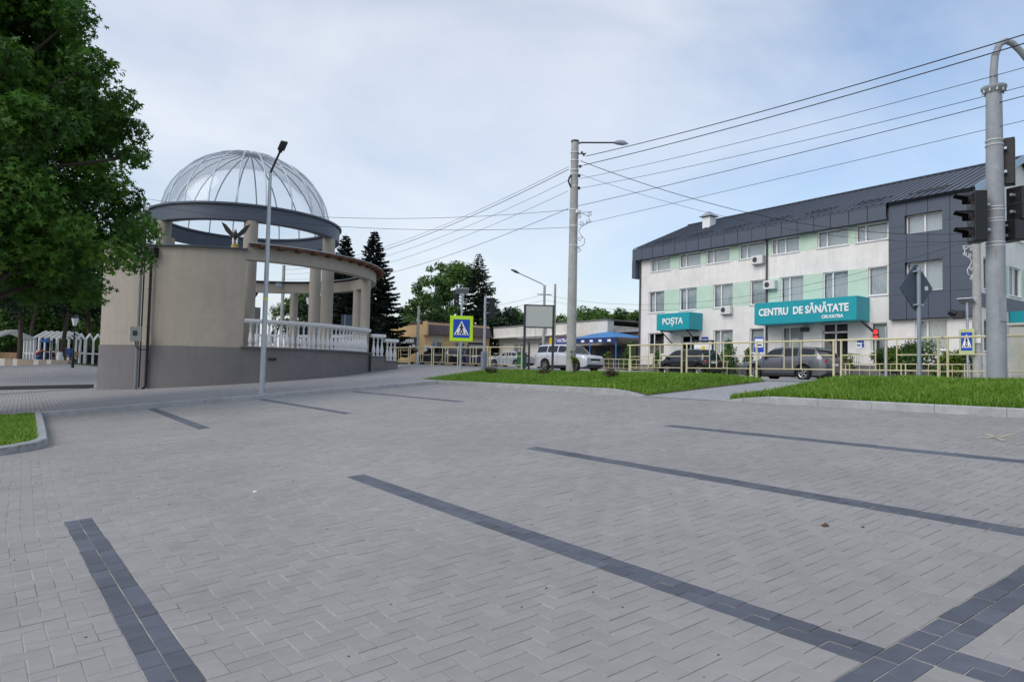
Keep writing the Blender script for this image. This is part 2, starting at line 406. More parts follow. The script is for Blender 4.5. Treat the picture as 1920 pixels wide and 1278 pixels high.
BF = [(8, 9, 10, 11)] + [(4 + k, 4 + (k + 1) % 4, 8 + (k + 1) % 4, 8 + k) for k in range(4)] + [(k, (k + 1) % 4, 4 + (k + 1) % 4, 4 + k) for k in range(4)]
V = []; F = []; T = []; MI = []
shared = {}
for n_, b in enumerate(bricks):
    jz = float(np.clip(NP.normal(0, .0010), -.0012, .0025)); tilt = np.clip(NP.normal(0, .0045, 2), -.009, .009)
    vv = brick_arrays(b, jz, tilt)
    if n_ in near:
        key = (b[1] - b[0], b[3] - b[2], b[4])
        if key not in shared:
            o0 = Vector(((b[0] + b[1]) / 2 * CELL, (b[2] + b[3]) / 2 * CELL, 0)); o0.z = .082 * max(o0.x, -1) + .0016 * o0.y
            me = bpy.data.meshes.new('brick'); me.from_pydata([tuple(Vector(p) - o0 - Vector((skew(o0.x, o0.y), 0, .082 * skew(o0.x, o0.y)))) for p in brick_arrays(b, 0, (0, 0))], [], BF)
            me.materials.append(M_darkR if b[4] else M_lotR); me.update(); shared[key] = me
        o = bpy.data.objects.new('brick', shared[key]); COL.objects.link(o); o.parent = lot
        x, y = (b[0] + b[1]) / 2 * CELL, (b[2] + b[3]) / 2 * CELL
        sk = skew(x, y); o.location = (x + sk, y, .082 * max(x + sk, -1) + .0016 * y + jz); o.rotation_euler = (tilt[1], -tilt[0], NP.normal(0, .003))
    else:
        base = len(V); V += vv; F += [tuple(i + base for i in f) for f in BF]; t_ = NP.random(); T += [t_] * 9; MI += [b[4]] * 9
o = link('brick_field', np_mesh('brick_field', V, F, [M_lot, M_dark], T, MI), lot); o['kind'] = 'stuff'

# yellow spray mark, small litter on the lot
def on_lot(x, y): return .082 * max(x, -1) + .0016 * y
mb = MB()
for (x0, y0, x1, y1, w) in ((9.75, 3.30, 10.2, 3.66, .06), (9.78, 3.62, 10.16, 3.34, .06), (9.95, 3.48, 10.42, 3.40, .05)):
    d = Vector((x1 - x0, y1 - y0, 0)).normalized(); n_ = Vector((-d.y, d.x, 0)) * w / 2
    pts = [Vector((x0, y0, 0)) - n_, Vector((x1, y1, 0)) - n_, Vector((x1, y1, 0)) + n_, Vector((x0, y0, 0)) + n_]
    mb.face(*[(p.x, p.y, on_lot(p.x, p.y) + .005) for p in pts])
setp(mb.build('paint_mark', mat('yellow_spray', (.42, .385, .30), .9, .35, 30)), 'faded yellow sprayed mark on the pavers near the right lawn', 'paint mark')
rl = random.Random(3)
mb = MB()
for k in range(240):
    y = 1.8 + 12 * rl.random() ** 1.6; x = rl.uniform(-1.0, 11.5); s = rl.uniform(.003, .009) * (1 + y * .05); c_ = Vector((x, y, on_lot(x, y) + .001)); a0 = rl.uniform(0, 6)
    ring = [c_ + Vector((math.cos(a0 + q * 1.2566), math.sin(a0 + q * 1.2566) * .7, 0)) * s * rl.uniform(.7, 1.2) for q in range(5)]; tp = c_ + Vector((0, 0, s * .6))
    for q in range(5): mb.face(ring[q], ring[(q + 1) % 5], tp)
setp(mb.build('scattered_grit', mat('grit', (.07, .06, .05), .9, .5, 40)), 'tiny dark grit specks scattered over the pavers', 'grit', kind='stuff')
def litter(name, x, y, s, M, label, cat):
    mb = MB(); n = 7; ring = [(x + s * math.cos(a) * rl.uniform(.6, 1), y + s * .7 * math.sin(a) * rl.uniform(.6, 1)) for a in [2 * math.pi * k / n for k in range(n)]]
    top = (x, y, on_lot(x, y) + s * .45)
    for k in range(n):
        p, q = ring[k], ring[(k + 1) % n]; mb.face((*p, on_lot(*p) + .002), (*q, on_lot(*q) + .002), top)
    setp(mb.build(name, M), label, cat)
litter('leaf_litter', 4.94, 2.83, .05, mat('dry_leaf', (.10, .055, .03), .9, .3, 30), 'small brown clump of debris on the pavers between two dark lines', 'debris')
litter('stone_chip', 5.08, 2.62, .022, mat('dark_stone', (.03, .03, .03), .9), 'tiny dark stone chip beside the brown debris clump', 'stone')
litter('paper_scrap', 2.05, 7.5, .035, M_white, 'small white paper scrap on the pavers near the left dark line', 'litter')

# ------------------------------------------------------------------ kerbs
def kerb_run(parent, pts, w, h, side=1, step=1.0, lift=None):
    """stones along a polyline (list of (x,y)); top at H+h"""
    P = [Vector((*p, 0)) for p in pts]
    for a, b in zip(P[:-1], P[1:]):
        L = (b - a).length; n = max(1, int(round(L / step))); d = (b - a).normalized(); nn = Vector((-d.y, d.x, 0)) * side
        for k in range(n):
            s0, s1 = a + d * (L * k / n + .003), a + d * (L * (k + 1) / n - .003)
            mb = MB(); V = []
            for p in (s0, s1):
                for (o_, z) in ((0, -.2), (0, h - .02), (.02, h), (w, h), (w, -.2)):
                    q = p + nn * o_; hb = H(p.x, p.y); V.append((q.x, q.y, hb + z * (lift(p) if lift and z > 0 else 1)))
            mb.add(V, [(0, 5, 6, 1), (1, 6, 7, 2), (2, 7, 8, 3), (3, 8, 9, 4), (0, 1, 2, 3, 4), (9, 8, 7, 6, 5)])
            mb.build('kerb_stone', M_kerb, parent)
def structure(name):
    o = bpy.data.objects.new(name, None); COL.objects.link(o); o['kind'] = 'structure'; return o
kb = structure('sidewalk_kerb'); kerb_run(kb, [(.45, 21.6), (12.2, 21.6)], .155, .135)
kb = structure('island_kerb')
arcp = [(-4.5, 13.0), (-1.2, 13.45)] + [(-.55 + .95 * math.sin(R(t)), 14.5 - .95 * math.cos(R(t))) for t in (10, 35, 60, 85)] + [(.42, 16.5), (.44, 21.6)]
kerb_run(kb, arcp, .15, .135, 1, .9)
kb = structure('left_lawn_kerb')
lf = lambda p: .05 + .95 * sm(11.35, 12.6, p.y)
kerb_run(kb, [(12.2, 23.2), (12.15, 12.7)], .15, .14, 1, 1.0); kerb_run(kb, [(12.15, 12.7), (12.1, 11.5)], .15, .14, 1, .6, lf)
kb = structure('right_lawn_kerb')
lf2 = lambda p: .05 + .95 * (1 - sm(8.2, 9.3, p.y))
kerb_run(kb, [(12.1, 9.3), (12.1, 8.1)], .15, .14, 1, .6, lf2); kerb_run(kb, [(12.1, 8.1), (12.1, -3.0)], .15, .14, 1, 1.0)
kb = structure('road_kerb'); kerb_run(kb, [(33.4, 46.5), (33.4, 6)], .15, .11, 1, 1.5)

# ------------------------------------------------------------------ lawns with grass blades
def lawnz(x, y):
    if x <= 10: return H(x, y) + .11
    e = sm(11.45, 12.5, y) if y > 10.4 else 1 - sm(8.2, 9.25, y)
    return H(x, y) + .015 + e * (.085 + .10 * sm(12.3, 14.5, x) * (1 - sm(15.5, 17.1, x)))
def lawn(name, xs, ys, skip=None): return sheet(name, xs, ys, 0, M_soil, skip=skip, hfun=lawnz)
lawn('left_lawn', lines((12.25, 17.0, .3)), lines((11.47, 23.2, .4)))
lawn('right_lawn', lines((12.2, 17.0, .3)), lines((-3, 9.22, .4)))
lawn('island_lawn', lines((-5, .35, .1)), lines((13.2, 21.7, .1)), skip=lambda x, y: not in_island(x, y, .02))
def grass(name, n, region, hmin, hmax, label, seed, wid=.010):
    g = np.random.default_rng(seed); x0, x1, y0, y1, ok = region
    X = g.uniform(x0, x1, n * 2); Y = g.uniform(y0, y1, n * 2)
    kp = np.array([ok(a, b) for a, b in zip(X, Y)]); X, Y = X[kp][:n], Y[kp][:n]; n = len(X)
    Z = np.array([lawnz(a, b) for a, b in zip(X, Y)])
    patch = .75 + .5 * np.sin(X * 2.1 + np.sin(Y * 1.3) * 2) * np.sin(Y * 1.7 + X * .6) * .5 + g.normal(0, .12, n)
    hh = g.uniform(hmin, hmax, n) * np.clip(patch, .45, 1.3); a = g.uniform(0, 2 * np.pi, n); w = wid * g.uniform(.7, 1.5, n)
    ln = g.uniform(.1, .75, n) * hh; la = g.uniform(0, 2 * np.pi, n)
    V = np.zeros((n, 5, 3)); dx, dy = np.cos(a) * w, np.sin(a) * w
    V[:, 0] = np.c_[X - dx, Y - dy, Z - .01]; V[:, 1] = np.c_[X + dx, Y + dy, Z - .01]
    mx_, my_ = X + np.cos(la) * ln * .3, Y + np.sin(la) * ln * .3
    V[:, 2] = np.c_[mx_ + dx * .7, my_ + dy * .7, Z + hh * .6]; V[:, 3] = np.c_[mx_ - dx * .7, my_ - dy * .7, Z + hh * .6]
    V[:, 4] = np.c_[X + np.cos(la) * ln, Y + np.sin(la) * ln, Z + hh]
    i = np.arange(n) * 5; tri = np.stack([np.c_[i, i + 1, i + 2], np.c_[i, i + 2, i + 3], np.c_[i + 3, i + 2, i + 4]], 1).reshape(-1, 3)
    tone = np.clip(.5 + (patch - .75) * .6 + g.normal(0, .2, n), 0, 1)
    o = link(name, np_mesh(name, V.reshape(-1, 3), tri, M_grass, np.repeat(tone, 3))); setp(o, label, 'grass', kind='stuff')
grass('grass', 62000, (12.32, 16.95, 11.5, 23.1, lambda x, y: x > 12.32 and y < 23.1 - max(0, x - 15.6) * .5), .05, .15, 'short green grass on the lawn below the concrete pole', 1)
grass('grass', 62000, (12.30, 16.95, -1, 9.2, lambda x, y: x * .581 + y * .814 > 2 and (x * .814 - y * .581) < .8 * (x * .581 + y * .814) + 1), .06, .19, 'thick green grass on the lawn around the traffic light column', 2)
grass('grass', 16000, (-2.6, .30, 13.4, 21.6, lambda x, y: in_island(x, y, .16)), .05, .13, 'green grass on the kerbed island at the left edge', 3)
# ------------------------------------------------------------------ rotunda
CN = (8.85, 36.5)
def RP(a, r, z, c=CN): return Vector((c[0] + r * math.cos(R(a)), c[1] + r * math.sin(R(a)), z))
rot = thing('rotunda', 'round beige pavilion with glass dome, grey plinth and white balustrade', 'pavilion', (CN[0], CN[1], .4))
def part(mb, name, M, parent=rot, smooth=None, bevel=0): return mb.build(name, M, parent, smooth, True, bevel)
A_J, A_W = -102.0, -157.0
part(MB().arc(CN, 6.4, 6.84, -.3, 2.30, A_W, 112, 80), 'plinth', M_plinth, smooth=30)
part(MB().arc(CN, .6, 6.42, -.3, 2.28, A_W + .5, 112, 48), 'floor', M_conc)
part(MB().arc(CN, 6.48, 6.80, 2.30, 6.42, A_W, A_J, 60), 'wall', M_wall_r, smooth=30)
part(MB().arc(CN, 6.40, 6.94, 6.42, 6.47, A_W, A_J + .4, 60), 'coping', M_slate, smooth=30)
part(MB().arc(CN, 6.36, 6.82, 6.02, 6.58, A_J, 140, 90), 'beam', M_wall_r, smooth=30)
part(MB().arc(CN, 6.83, 7.12, 6.585, 6.665, A_J + 1, 70, 60), 'fascia_board', M_wood, smooth=30)
part(MB().arc(CN, 6.2, 7.18, 6.67, 6.705, A_J + .5, 72, 60), 'eave_sheet', M_steel, smooth=30)
tail = None
for k in range(27):
    a = A_J + 5 + k * 6.3
    mb = MB(); c0 = Vector((0, 0, 0))
    for (y0, y1, x0, x1) in ((-.14, .14, 6.5, 7.0),):
        V = [(6.83, -.10, -.16), (6.83, .10, -.16), (7.10, .10, -.15), (7.24, .06, -.10), (7.24, -.06, -.10), (7.10, -.10, -.15)]
        V2 = [(x, y, 0) for x, y, z in V]
        mb.add(V + V2, [(5, 4, 3, 2, 1, 0), (6, 7, 8, 9, 10, 11)] + [(i, (i + 1) % 6, 6 + (i + 1) % 6, 6 + i) for i in range(6)])
    if tail is None:
        o = mb.build('rafter_tail', M_wood, rot); tail = o
    else:
        o = tail.copy(); COL.objects.link(o)
    o.location = (0, 0, 6.668 - .4); o.rotation_euler = (0, 0, R(a))
# columns
def column(a, r, rad, z0, z1, c=CN):
    p = RP(a, r, 0, c)
    part(MB().lathe([(rad, z0), (rad, z1)], (p.x, p.y, 0), 24), 'column', M_wall_r, smooth=30)
CR = (9.05, 36.35)
for a in (-102, -160, -40, 18, 78, 138): column(a, 4.32, .31, 2.28, 8.10, CR)
for a in (-39.5, 4, 48.5, 92): column(a, 6.56, .235, 2.28, 6.02)
# ring beam and dome
part(MB().arc(CR, 4.12, 4.60, 8.10, 8.76, 0, 360, 80), 'ring_beam', M_slate, smooth=30)
part(MB().arc(CR, 4.00, 4.70, 8.765, 8.85, 0, 360, 80), 'ring_trim', M_slate, smooth=30)
NR = 20; DR, DH, DZ = 4.06, 3.60, 8.86
def dome_pt(a, t, d=0.0): return RP(a, (DR + d) * math.cos(t), DZ + (DH + d) * math.sin(t), CR)
M_rib = mat('dome_rib_white', (.55, .60, .66), .4, .05, metal=.3)
TS = [R(x) for x in (0, 9, 18, 27, 36, 45, 54, 63, 72, 80, 86)]
for k in range(NR):
    a = -102 + 360 / NR * (k + .5)
    part(MB().tube([dome_pt(a, t, -.02) for t in TS], .037, 6), 'rib', M_rib, smooth=40)
    mb = MB(); sub = [a + 360 / NR * q / 3 for q in range(4)]
    V = [dome_pt(b, t) for t in TS for b in sub]
    mb.add(V, [(i * 4 + q, i * 4 + q + 1, i * 4 + q + 5, i * 4 + q + 4) for i in range(len(TS) - 1) for q in range(3)])
    part(mb, 'dome_pane', M_glass_dome, smooth=60)
part(MB().lathe([(.32, 0), (.30, .05), (.1, .08)], (CR[0], CR[1], DZ + DH - .03), 20), 'dome_cap', M_rib, smooth=40)
# balustrade
M_bal = mat('balustrade_white', (.72, .72, .73), .6, .05, 8, .1, 40)
BPROF = [(.085, 0), (.085, .07), (.05, .085), (.06, .12), (.088, .22), (.092, .30), (.075, .42), (.045, .60), (.036, .70), (.052, .72), (.052, .755), (.034, .775), (.040, .88), (.06, .90), (.075, .93), (.075, .98)]
bal0 = None
def baluster(p, s=1.0):
    global bal0
    if bal0 is None:
        bal0 = MB().lathe(BPROF, (0, 0, 0), 12).build('baluster', M_bal, rot, 35); o = bal0
    else:
        o = bal0.copy(); COL.objects.link(o)
    o.location = Vector(p) - rot.location; o.scale = (1, 1, s)
part(MB().arc(CN, 6.40, 6.96, 2.302, 2.36, A_J - .8, -38, 40), 'balustrade_base', M_plinth, smooth=30)
mb = MB(); mb.arc(CN, 6.56, 6.86, 3.36, 3.42, A_J + .2, -39.5, 40); mb.arc(CN, 6.52, 6.90, 3.422, 3.52, A_J + .2, -39.5, 40); part(mb, 'handrail', M_bal, smooth=30)
for k in range(28): baluster(RP(A_J + 2.4 + k * 2.16, 6.71, 2.36), 1.02)
for (b0, b1, n) in ((8, 45, 16), (52, 88, 16)):
    part(MB().arc(CN, 6.56, 6.86, 3.36, 3.50, b0, b1, 24), 'handrail', M_bal, smooth=30)
    for k in range(n): baluster(RP(b0 + 1.2 + k * (b1 - b0 - 2) / (n - 1), 6.71, 2.36), 1.02)
# entrance steps with two short balustrade flights
for i, (x0, x1, zt) in enumerate(((14.15, 14.90, 2.14), (14.905, 15.62, 1.93))):
    part(MB().box(x0, x1, 31.95, 33.2, .9, zt), 'step', M_plinth)
    part(MB().box(x0 - .02, x1 + .05, 31.9, 32.3, zt + .002, zt + .045), 'step_slab', M_plinth)
    part(MB().box(x0, x1 + .02, 31.93, 32.27, zt + .99, zt + 1.15), 'handrail', M_bal, bevel=.015)
    for k in range(3): baluster((x0 + .17 + k * (x1 - x0 - .3) / 2, 32.1, zt + .045), .965)
# downpipe, hopper, wall slot light, floodlight, conduit
pp = RP(-133.4, 6.93, 0)
mb = MB(); mb.tube([(pp.x, pp.y, 6.0), (pp.x, pp.y, .62), (pp.x - .12, pp.y - .12, .5)], .055, 10); part(mb, 'downpipe', M_black, smooth=40)
mb = MB(); mb.obox((pp.x, pp.y, 6.12), Vector((.7, -.7, 0)) * .21, Vector((.7, .7, 0)) * .16, (0, 0, .21)); part(mb, 'rain_hopper', M_black, bevel=.02)
for z in (1.6, 3.0, 4.6): part(MB().lathe([(.075, 0), (.075, .04)], (pp.x, pp.y, z), 10), 'pipe_clamp', M_black)
pl = RP(-92, 6.86, 1.85); part(MB().obox(pl, (.16, 0, 0), (0, .05, 0), (0, 0, .05)), 'wall_light', M_black)
pf = RP(56, 6.2, 6.45); part(MB().obox(pf, (.18, 0, 0), (0, .06, 0), (0, 0, .13)), 'floodlight', M_steel, bevel=.02)
# pole and meter box standing against the rotunda
u = thing('utility_pole', 'thin galvanised utility pole with grey meter box against the rotunda wall', 'pole', (3.72, 31.42, H(3.7, 31.4) + .12))
mb = MB(); mb.tube([(0, 0, 0), (0, 0, 7.9)], [.062, .05], 12); mb.build('shaft', mat('shaded_steel', (.20, .22, .24), .6, .1, 8, metal=.3), u, 40)  # steel colour set darker to carry the shade on this pole
mb = MB(); mb.tube([(.12 + .0, .02, .1), (.12, .02, 5.6), (.1, .0, 6.6)], .03, 6); mb.build('cable_duct', M_black, u, 40)
mb = MB().box(-.33, .10, -.24, -.07, 1.95, 2.55); mb.build('meter_box', mat('box_grey', (.40, .40, .37), .6), u, bevel=.015)
mb = MB().box(-.22, -.05, -.25, -.241, 2.18, 2.38); mb.build('meter_window', M_darkgrey, u)
mb = MB(); mb.tube([(-.1, -.15, 1.95), (-.08, -.2, 1.75), (.1, -.16, 1.62), (.42, -.1, 1.66)], .022, 6); mb.build('conduit', M_black, u, 40)
mb = MB(); mb.tube([(.17 * math.cos(t) - .17, 0, 8.05 + .17 * math.sin(t)) for t in [R(x) for x in range(-40, 300, 20)]], .014, 5); mb.build('cable_loop', M_cable, u, 40)
mb = MB().box(.02, .16, -.1, .02, 7.35, 7.5); mb.build('camera_box', M_white, u, bevel=.01)

# ------------------------------------------------------------------ facade tools
def facade(mb, O, S, N, s0, s1, z0, z1, holes, depth=.16):
    """wall sheet in plane O + S*s + Z*z with rectangular holes and reveals; N = outward normal"""
    O, S, N = Vector(O), Vector(S), Vector(N); Zv = Vector((0, 0, 1))
    ss = sorted({s0, s1, *[h[0] for h in holes], *[h[1] for h in holes]}); zs = sorted({z0, z1, *[h[2] for h in holes], *[h[3] for h in holes]})
    ss = [s for s in ss if s0 <= s <= s1]; zs = [z for z in zs if z0 <= z <= z1]
    P = lambda s, z, d=0: O + S * s + Zv * z - N * d
    flip = S.cross(Zv).dot(N) < 0
    def q(a, b, c, d): mb.face(*((d, c, b, a) if flip else (a, b, c, d)))
    for i in range(len(ss) - 1):
        for j in range(len(zs) - 1):
            cs, cz = (ss[i] + ss[i + 1]) / 2, (zs[j] + zs[j + 1]) / 2
            if any(h[0] < cs < h[1] and h[2] < cz < h[3] for h in holes): continue
            q(P(ss[i], zs[j]), P(ss[i + 1], zs[j]), P(ss[i + 1], zs[j + 1]), P(ss[i], zs[j + 1]))
    for a, b, c, d in holes:
        q(P(a, c), P(b, c), P(b, c, depth), P(a, c, depth)); q(P(b, c), P(b, d), P(b, d, depth), P(b, c, depth))
        q(P(b, d), P(a, d), P(a, d, depth), P(b, d, depth)); q(P(a, d), P(a, c), P(a, c, depth), P(a, d, depth))
    return P
M_frame = mat('pvc_frame', (.80, .80, .80), .4, .03)
M_blind = mat('vertical_blind', (.52, .54, .55), .8, .06, 5)
M_curtain = mat('lace_curtain', (.60, .60, .58), .85, .12, 20)
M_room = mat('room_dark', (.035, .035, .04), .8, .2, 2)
M_sill = mat('sill_metal', (.70, .71, .72), .4, .04)
def window(par, P, a, b, c, d, depth=.14, split=(.38,), style='blind', sill=True, fw=.06, seed=0):
    """a..b along s, c..d in z; parts: window > frame, pane, blind, sill"""
    g = random.Random(seed * 7 + int(a * 100))
    def bx(s0, s1, z0, z1, d0, d1):
        mb = MB(); V = [P(s, z, dd_) for z in (z0, z1) for dd_ in (d0, d1) for s in (s0, s1)]
        return mb.add(V, [(0, 2, 3, 1), (4, 5, 7, 6), (0, 1, 5, 4), (2, 6, 7, 3), (0, 4, 6, 2), (1, 3, 7, 5)])
    mb = MB()
    def fr(s0, s1, z0, z1): mb.add(bx(s0, s1, z0, z1, depth - .05, depth + .02).v, bx(s0, s1, z0, z1, 0, 1).f)
    fr(a, b, d - fw, d); fr(a, b, c, c + fw); fr(a, a + fw, c + fw, d - fw); fr(b - fw, b, c + fw, d - fw)
    xs = [a + (b - a) * s for s in split]
    for s in xs: fr(s - fw * .6, s + fw * .6, c + fw, d - fw)
    w = mb.build('window', M_frame, par, None, True)
    edges = [a + fw] + [v for s in xs for v in (s - fw * .6, s + fw * .6)] + [b - fw]
    for i in range(0, len(edges), 2):
        m2 = MB(); m2.face(P(edges[i], c + fw, depth), P(edges[i + 1], c + fw, depth), P(edges[i + 1], d - fw, depth), P(edges[i], d - fw, depth))
        m2.build('pane', M_glass, w, None, True)
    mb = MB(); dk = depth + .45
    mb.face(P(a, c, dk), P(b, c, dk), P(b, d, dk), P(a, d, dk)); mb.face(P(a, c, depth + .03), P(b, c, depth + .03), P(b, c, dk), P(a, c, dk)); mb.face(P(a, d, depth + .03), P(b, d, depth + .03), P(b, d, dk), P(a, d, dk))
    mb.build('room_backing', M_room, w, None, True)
    if style != 'dark':
        mb = MB(); n = max(4, int((b - a - 2 * fw) / .055)); z0 = c + fw + (.0 if style == 'blind' else .02); V = []
        cover = [(a + fw, b - fw)] if style in ('blind', 'curtain') else [(a + fw + (b - a) * .3, b - fw)]
        for (q0, q1) in cover:
            for i in range(n + 1):
                s = q0 + (q1 - q0) * i / n; off = depth + .10 + (.028 if i % 2 else 0) + g.uniform(-.006, .006)
                V += [P(s, z0, off), P(s, d - fw, off)]
            mb.add(V, [(2 * i, 2 * i + 2, 2 * i + 3, 2 * i + 1) for i in range(n)])
        mb.build('blind' if style == 'blind' else 'curtain', M_blind if style == 'blind' else M_curtain, w, None, True)
    if sill:
        bx(a - .05, b + .05, c - .05, c - .003, -.06, depth - .03).build('sill', M_sill, w, None, True)
    return w

# ------------------------------------------------------------------ health centre
XB = 38.0; HY0, HY1 = 14.05, 36.6; GZ = 1.2
M_fac = streaky('facade_plaster', (.82, .80, .775), .9, .05, 2, .2, 90, stain=.14, sscale=.55)
M_green = mat('facade_green', (.53, .69, .57), .9, .05, 2, .2, 90, stain=.08)
M_base = mat('facade_base', (.16, .15, .155), .9, .12, 10)
M_teal = mat('teal_panel', (.012, .33, .39), .4, .05, 2)
M_roof = mat('metal_roof', (.092, .108, .140), .45, .08, 3, metal=.35)
M_lett = mat('white_letters', (.88, .88, .88), .5, .02)
hc = thing('health_centre', 'three storey grey and mint health centre with dark metal roof and teal signs', 'building', (XB, 25, 1.6))
row3 = [(33.63, 35.54), (30.88, 32.78), (28.49, 30.40), (25.82, 27.74), (23.46, 25.36), (20.39, 22.28), (18.22, 19.98)]
row2 = [(34.17, 35.70), (31.19, 32.73), (28.21, 29.78), (25.74, 26.88), (23.17, 24.70), (20.42, 21.94), (18.24, 19.28)]
row1 = [(34.15, 35.68), (28.19, 29.75), (25.86, 26.90), (23.17, 24.58), (18.26, 19.15)]
holes = [(a, b, 9.25, 10.225) for a, b in row3] + [(a, b, 6.20, 7.77) for a, b in row2] + [(a, b, 3.08, 4.68) for a, b in row1]
holes += [(30.95, 32.55, 2.05, 4.42), (20.42, 21.98, 2.05, 4.80)]         # doors
mb = MB(); PF = facade(mb, (XB, 0, 0), (0, 1, 0), (-1, 0, 0), 17.95, HY1, 2.35, 10.9, holes)
mb.face((XB, HY1, 1.0), (XB + 12, HY1, 1.0), (XB + 12, HY1, 10.9), (XB, HY1, 10.9)); mb.face((XB + 12, HY1, 10.9), (XB + 6, HY1, 13.7), (XB, HY1, 10.9))
mb.face((XB + 12, HY0, 1.0), (XB + 12, HY1, 1.0), (XB + 12, HY1, 10.9), (XB + 12, HY0, 10.9))
mb.build('front_wall', M_fac, hc, None, True)
# mint panels between windows (2 mm proud)
def mint(rows, z0, z1, y_lo):
    for (a, b), (c, d) in zip(rows[1:], rows[:-1]):
        s0, s1 = b, c
        if s1 - s0 > .3: MB().box(XB - .006, XB - .003, s0 + .004, s1 - .004, z0, z1).build('mint_panel', M_green, hc, None, True)
mint(row3, 9.25, 10.22, 0); mint(row2, 6.20, 7.77, 0)
MB().box(XB - .03, XB + .2, 17.97, HY1 + .02, 1.0, 2.345).build('base_wall', M_base, hc, None, True)
st3 = ['curtain', 'curtain', 'curtain', 'blind', 'half', 'blind', 'blind']
for i, (a, b) in enumerate(row3): window(hc, PF, a, b, 9.25, 10.225, split=(.70,) if i != 4 else (.5, .82), style='blind' if i > 2 else 'curtain', seed=i)
for i, (a, b) in enumerate(row2): window(hc, PF, a, b, 6.20, 7.77, split=(.62,) if b - a > 1.3 else (), style='blind', seed=20 + i)
for i, (a, b) in enumerate(row1): window(hc, PF, a, b, 3.08, 4.68, split=(.66,) if b - a > 1.3 else (), style='dark' if i == 0 else 'curtain', seed=40 + i)
def door(P, a, b, c, d, name='door'):
    mb = MB()
    def fr(s0, s1, z0, z1, d0=.10, d1=.17):
        V = [P(s, z, q) for z in (z0, z1) for q in (d0, d1) for s in (s0, s1)]
        mb.add(V, [(0, 2, 3, 1), (4, 5, 7, 6), (0, 1, 5, 4), (2, 6, 7, 3), (0, 4, 6, 2), (1, 3, 7, 5)])
    m_ = (a + b) / 2; t = d - .55
    for s in (a, m_ - .04, b - .08): fr(s, s + .08, c, d)
    fr(a, b, d - .08, d); fr(a, b, t - .05, t + .05); fr(a, b, c, c + .25)
    o = mb.build(name, M_frame, hc, None, True)
    for (s0, s1, z0, z1) in ((a + .08, m_ - .04, c + .25, t - .05), (m_ + .04, b - .08, c + .25, t - .05), (a + .08, b - .08, t + .05, d - .08)):
        m2 = MB(); m2.face(P(s0, z0, .13), P(s1, z0, .13), P(s1, z1, .13), P(s0, z1, .13)); m2.build('pane', M_glass, o, None, True)
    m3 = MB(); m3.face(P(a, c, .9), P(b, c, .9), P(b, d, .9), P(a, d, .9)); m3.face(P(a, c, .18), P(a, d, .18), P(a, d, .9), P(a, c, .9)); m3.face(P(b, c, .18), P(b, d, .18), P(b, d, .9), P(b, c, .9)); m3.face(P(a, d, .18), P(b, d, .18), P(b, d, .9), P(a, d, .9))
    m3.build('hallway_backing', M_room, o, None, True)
    m4 = MB(); m4.tube([P(m_ + .09, c + .9, .06), P(m_ + .09, c + 1.5, .06)], .018, 6); m4.build('handle', M_steel, o, 40, True)
door(PF, 30.95, 32.55, 2.05, 4.42); door(PF, 20.42, 21.98, 2.05, 4.80)
# dark clad bay
DX = 37.72; mb = MB(); dvh = [(15.38, 17.2, 9.28, 10.27), (15.38, 17.2, 6.2, 7.77)]
PD = facade(mb, (DX, 0, 0), (0, 1, 0), (-1, 0, 0), HY0 - .06, 18.04, 4.78, 11.05, dvh, .30)
mb.face((DX, 18.04, 4.78), (XB + .1, 18.04, 4.78), (XB + .1, 18.04, 11.05), (DX, 18.04, 11.05)); mb.face((DX, HY0 - .06, 4.78), (XB + .1, HY0 - .06, 4.78), (XB + .1, 18.04, 4.78), (DX, 18.04, 4.78))
mb.face((DX, HY0 - .06, 4.78), (DX, HY0 - .06, 11.05), (XB + .1, HY0 - .06, 11.05), (XB + .1, HY0 - .06, 4.78))
mb.build('bay_backing', M_black, hc, None, True)
ys = [18.04, 17.12, 16.06, 15.02, HY0 - .06]; zs = [4.78, 6.10, 7.30, 8.55, 9.72, 11.05]
for i in range(4):
    for j in range(5):
        y1, y0, z0, z1 = ys[i] - .014, ys[i + 1] + .014, zs[j] + .006, zs[j + 1] - .006
        rects = [(y0, y1, z0, z1)]
        for (a, b, c, d) in dvh:
            new = []
            for (p, q, r_, s_) in rects:
                if q <= a or p >= b or s_ <= c or r_ >= d: new.append((p, q, r_, s_)); continue
                if r_ < c: new.append((p, q, r_, c))
                if s_ > d: new.append((p, q, d, s_))
                lo, hi = max(r_, c), min(s_, d)
                if p < a: new.append((p, a, lo, hi))
                if q > b: new.append((b, q, lo, hi))
            rects = new
        if rects:
            mb = MB()
            for (p, q, r_, s_) in rects: mb.box(DX - .03, DX - .004, p, q, r_, s_)
            mb.build('cladding_panel', M_slate, hc, None, True)
for (a, b, c, d) in dvh: window(hc, PD, a, b, c, d, depth=.26, split=(.5,), style='blind', sill=False, seed=int(c))
mb = MB(); PG = facade(mb, (XB, 0, 0), (0, 1, 0), (-1, 0, 0), HY0, 17.95, 2.35, 4.775, [(15.3, 16.85, 3.15, 4.72)]); mb.build('bay_ground_wall', M_fac, hc, None, True)
window(hc, PG, 15.3, 16.85, 3.15, 4.72, split=(.62,), style='curtain', seed=77)
MB().box(XB - .03, XB + .2, HY0 - .02, 17.965, 1.0, 2.345).build('base_wall', M_base, hc, None, True)
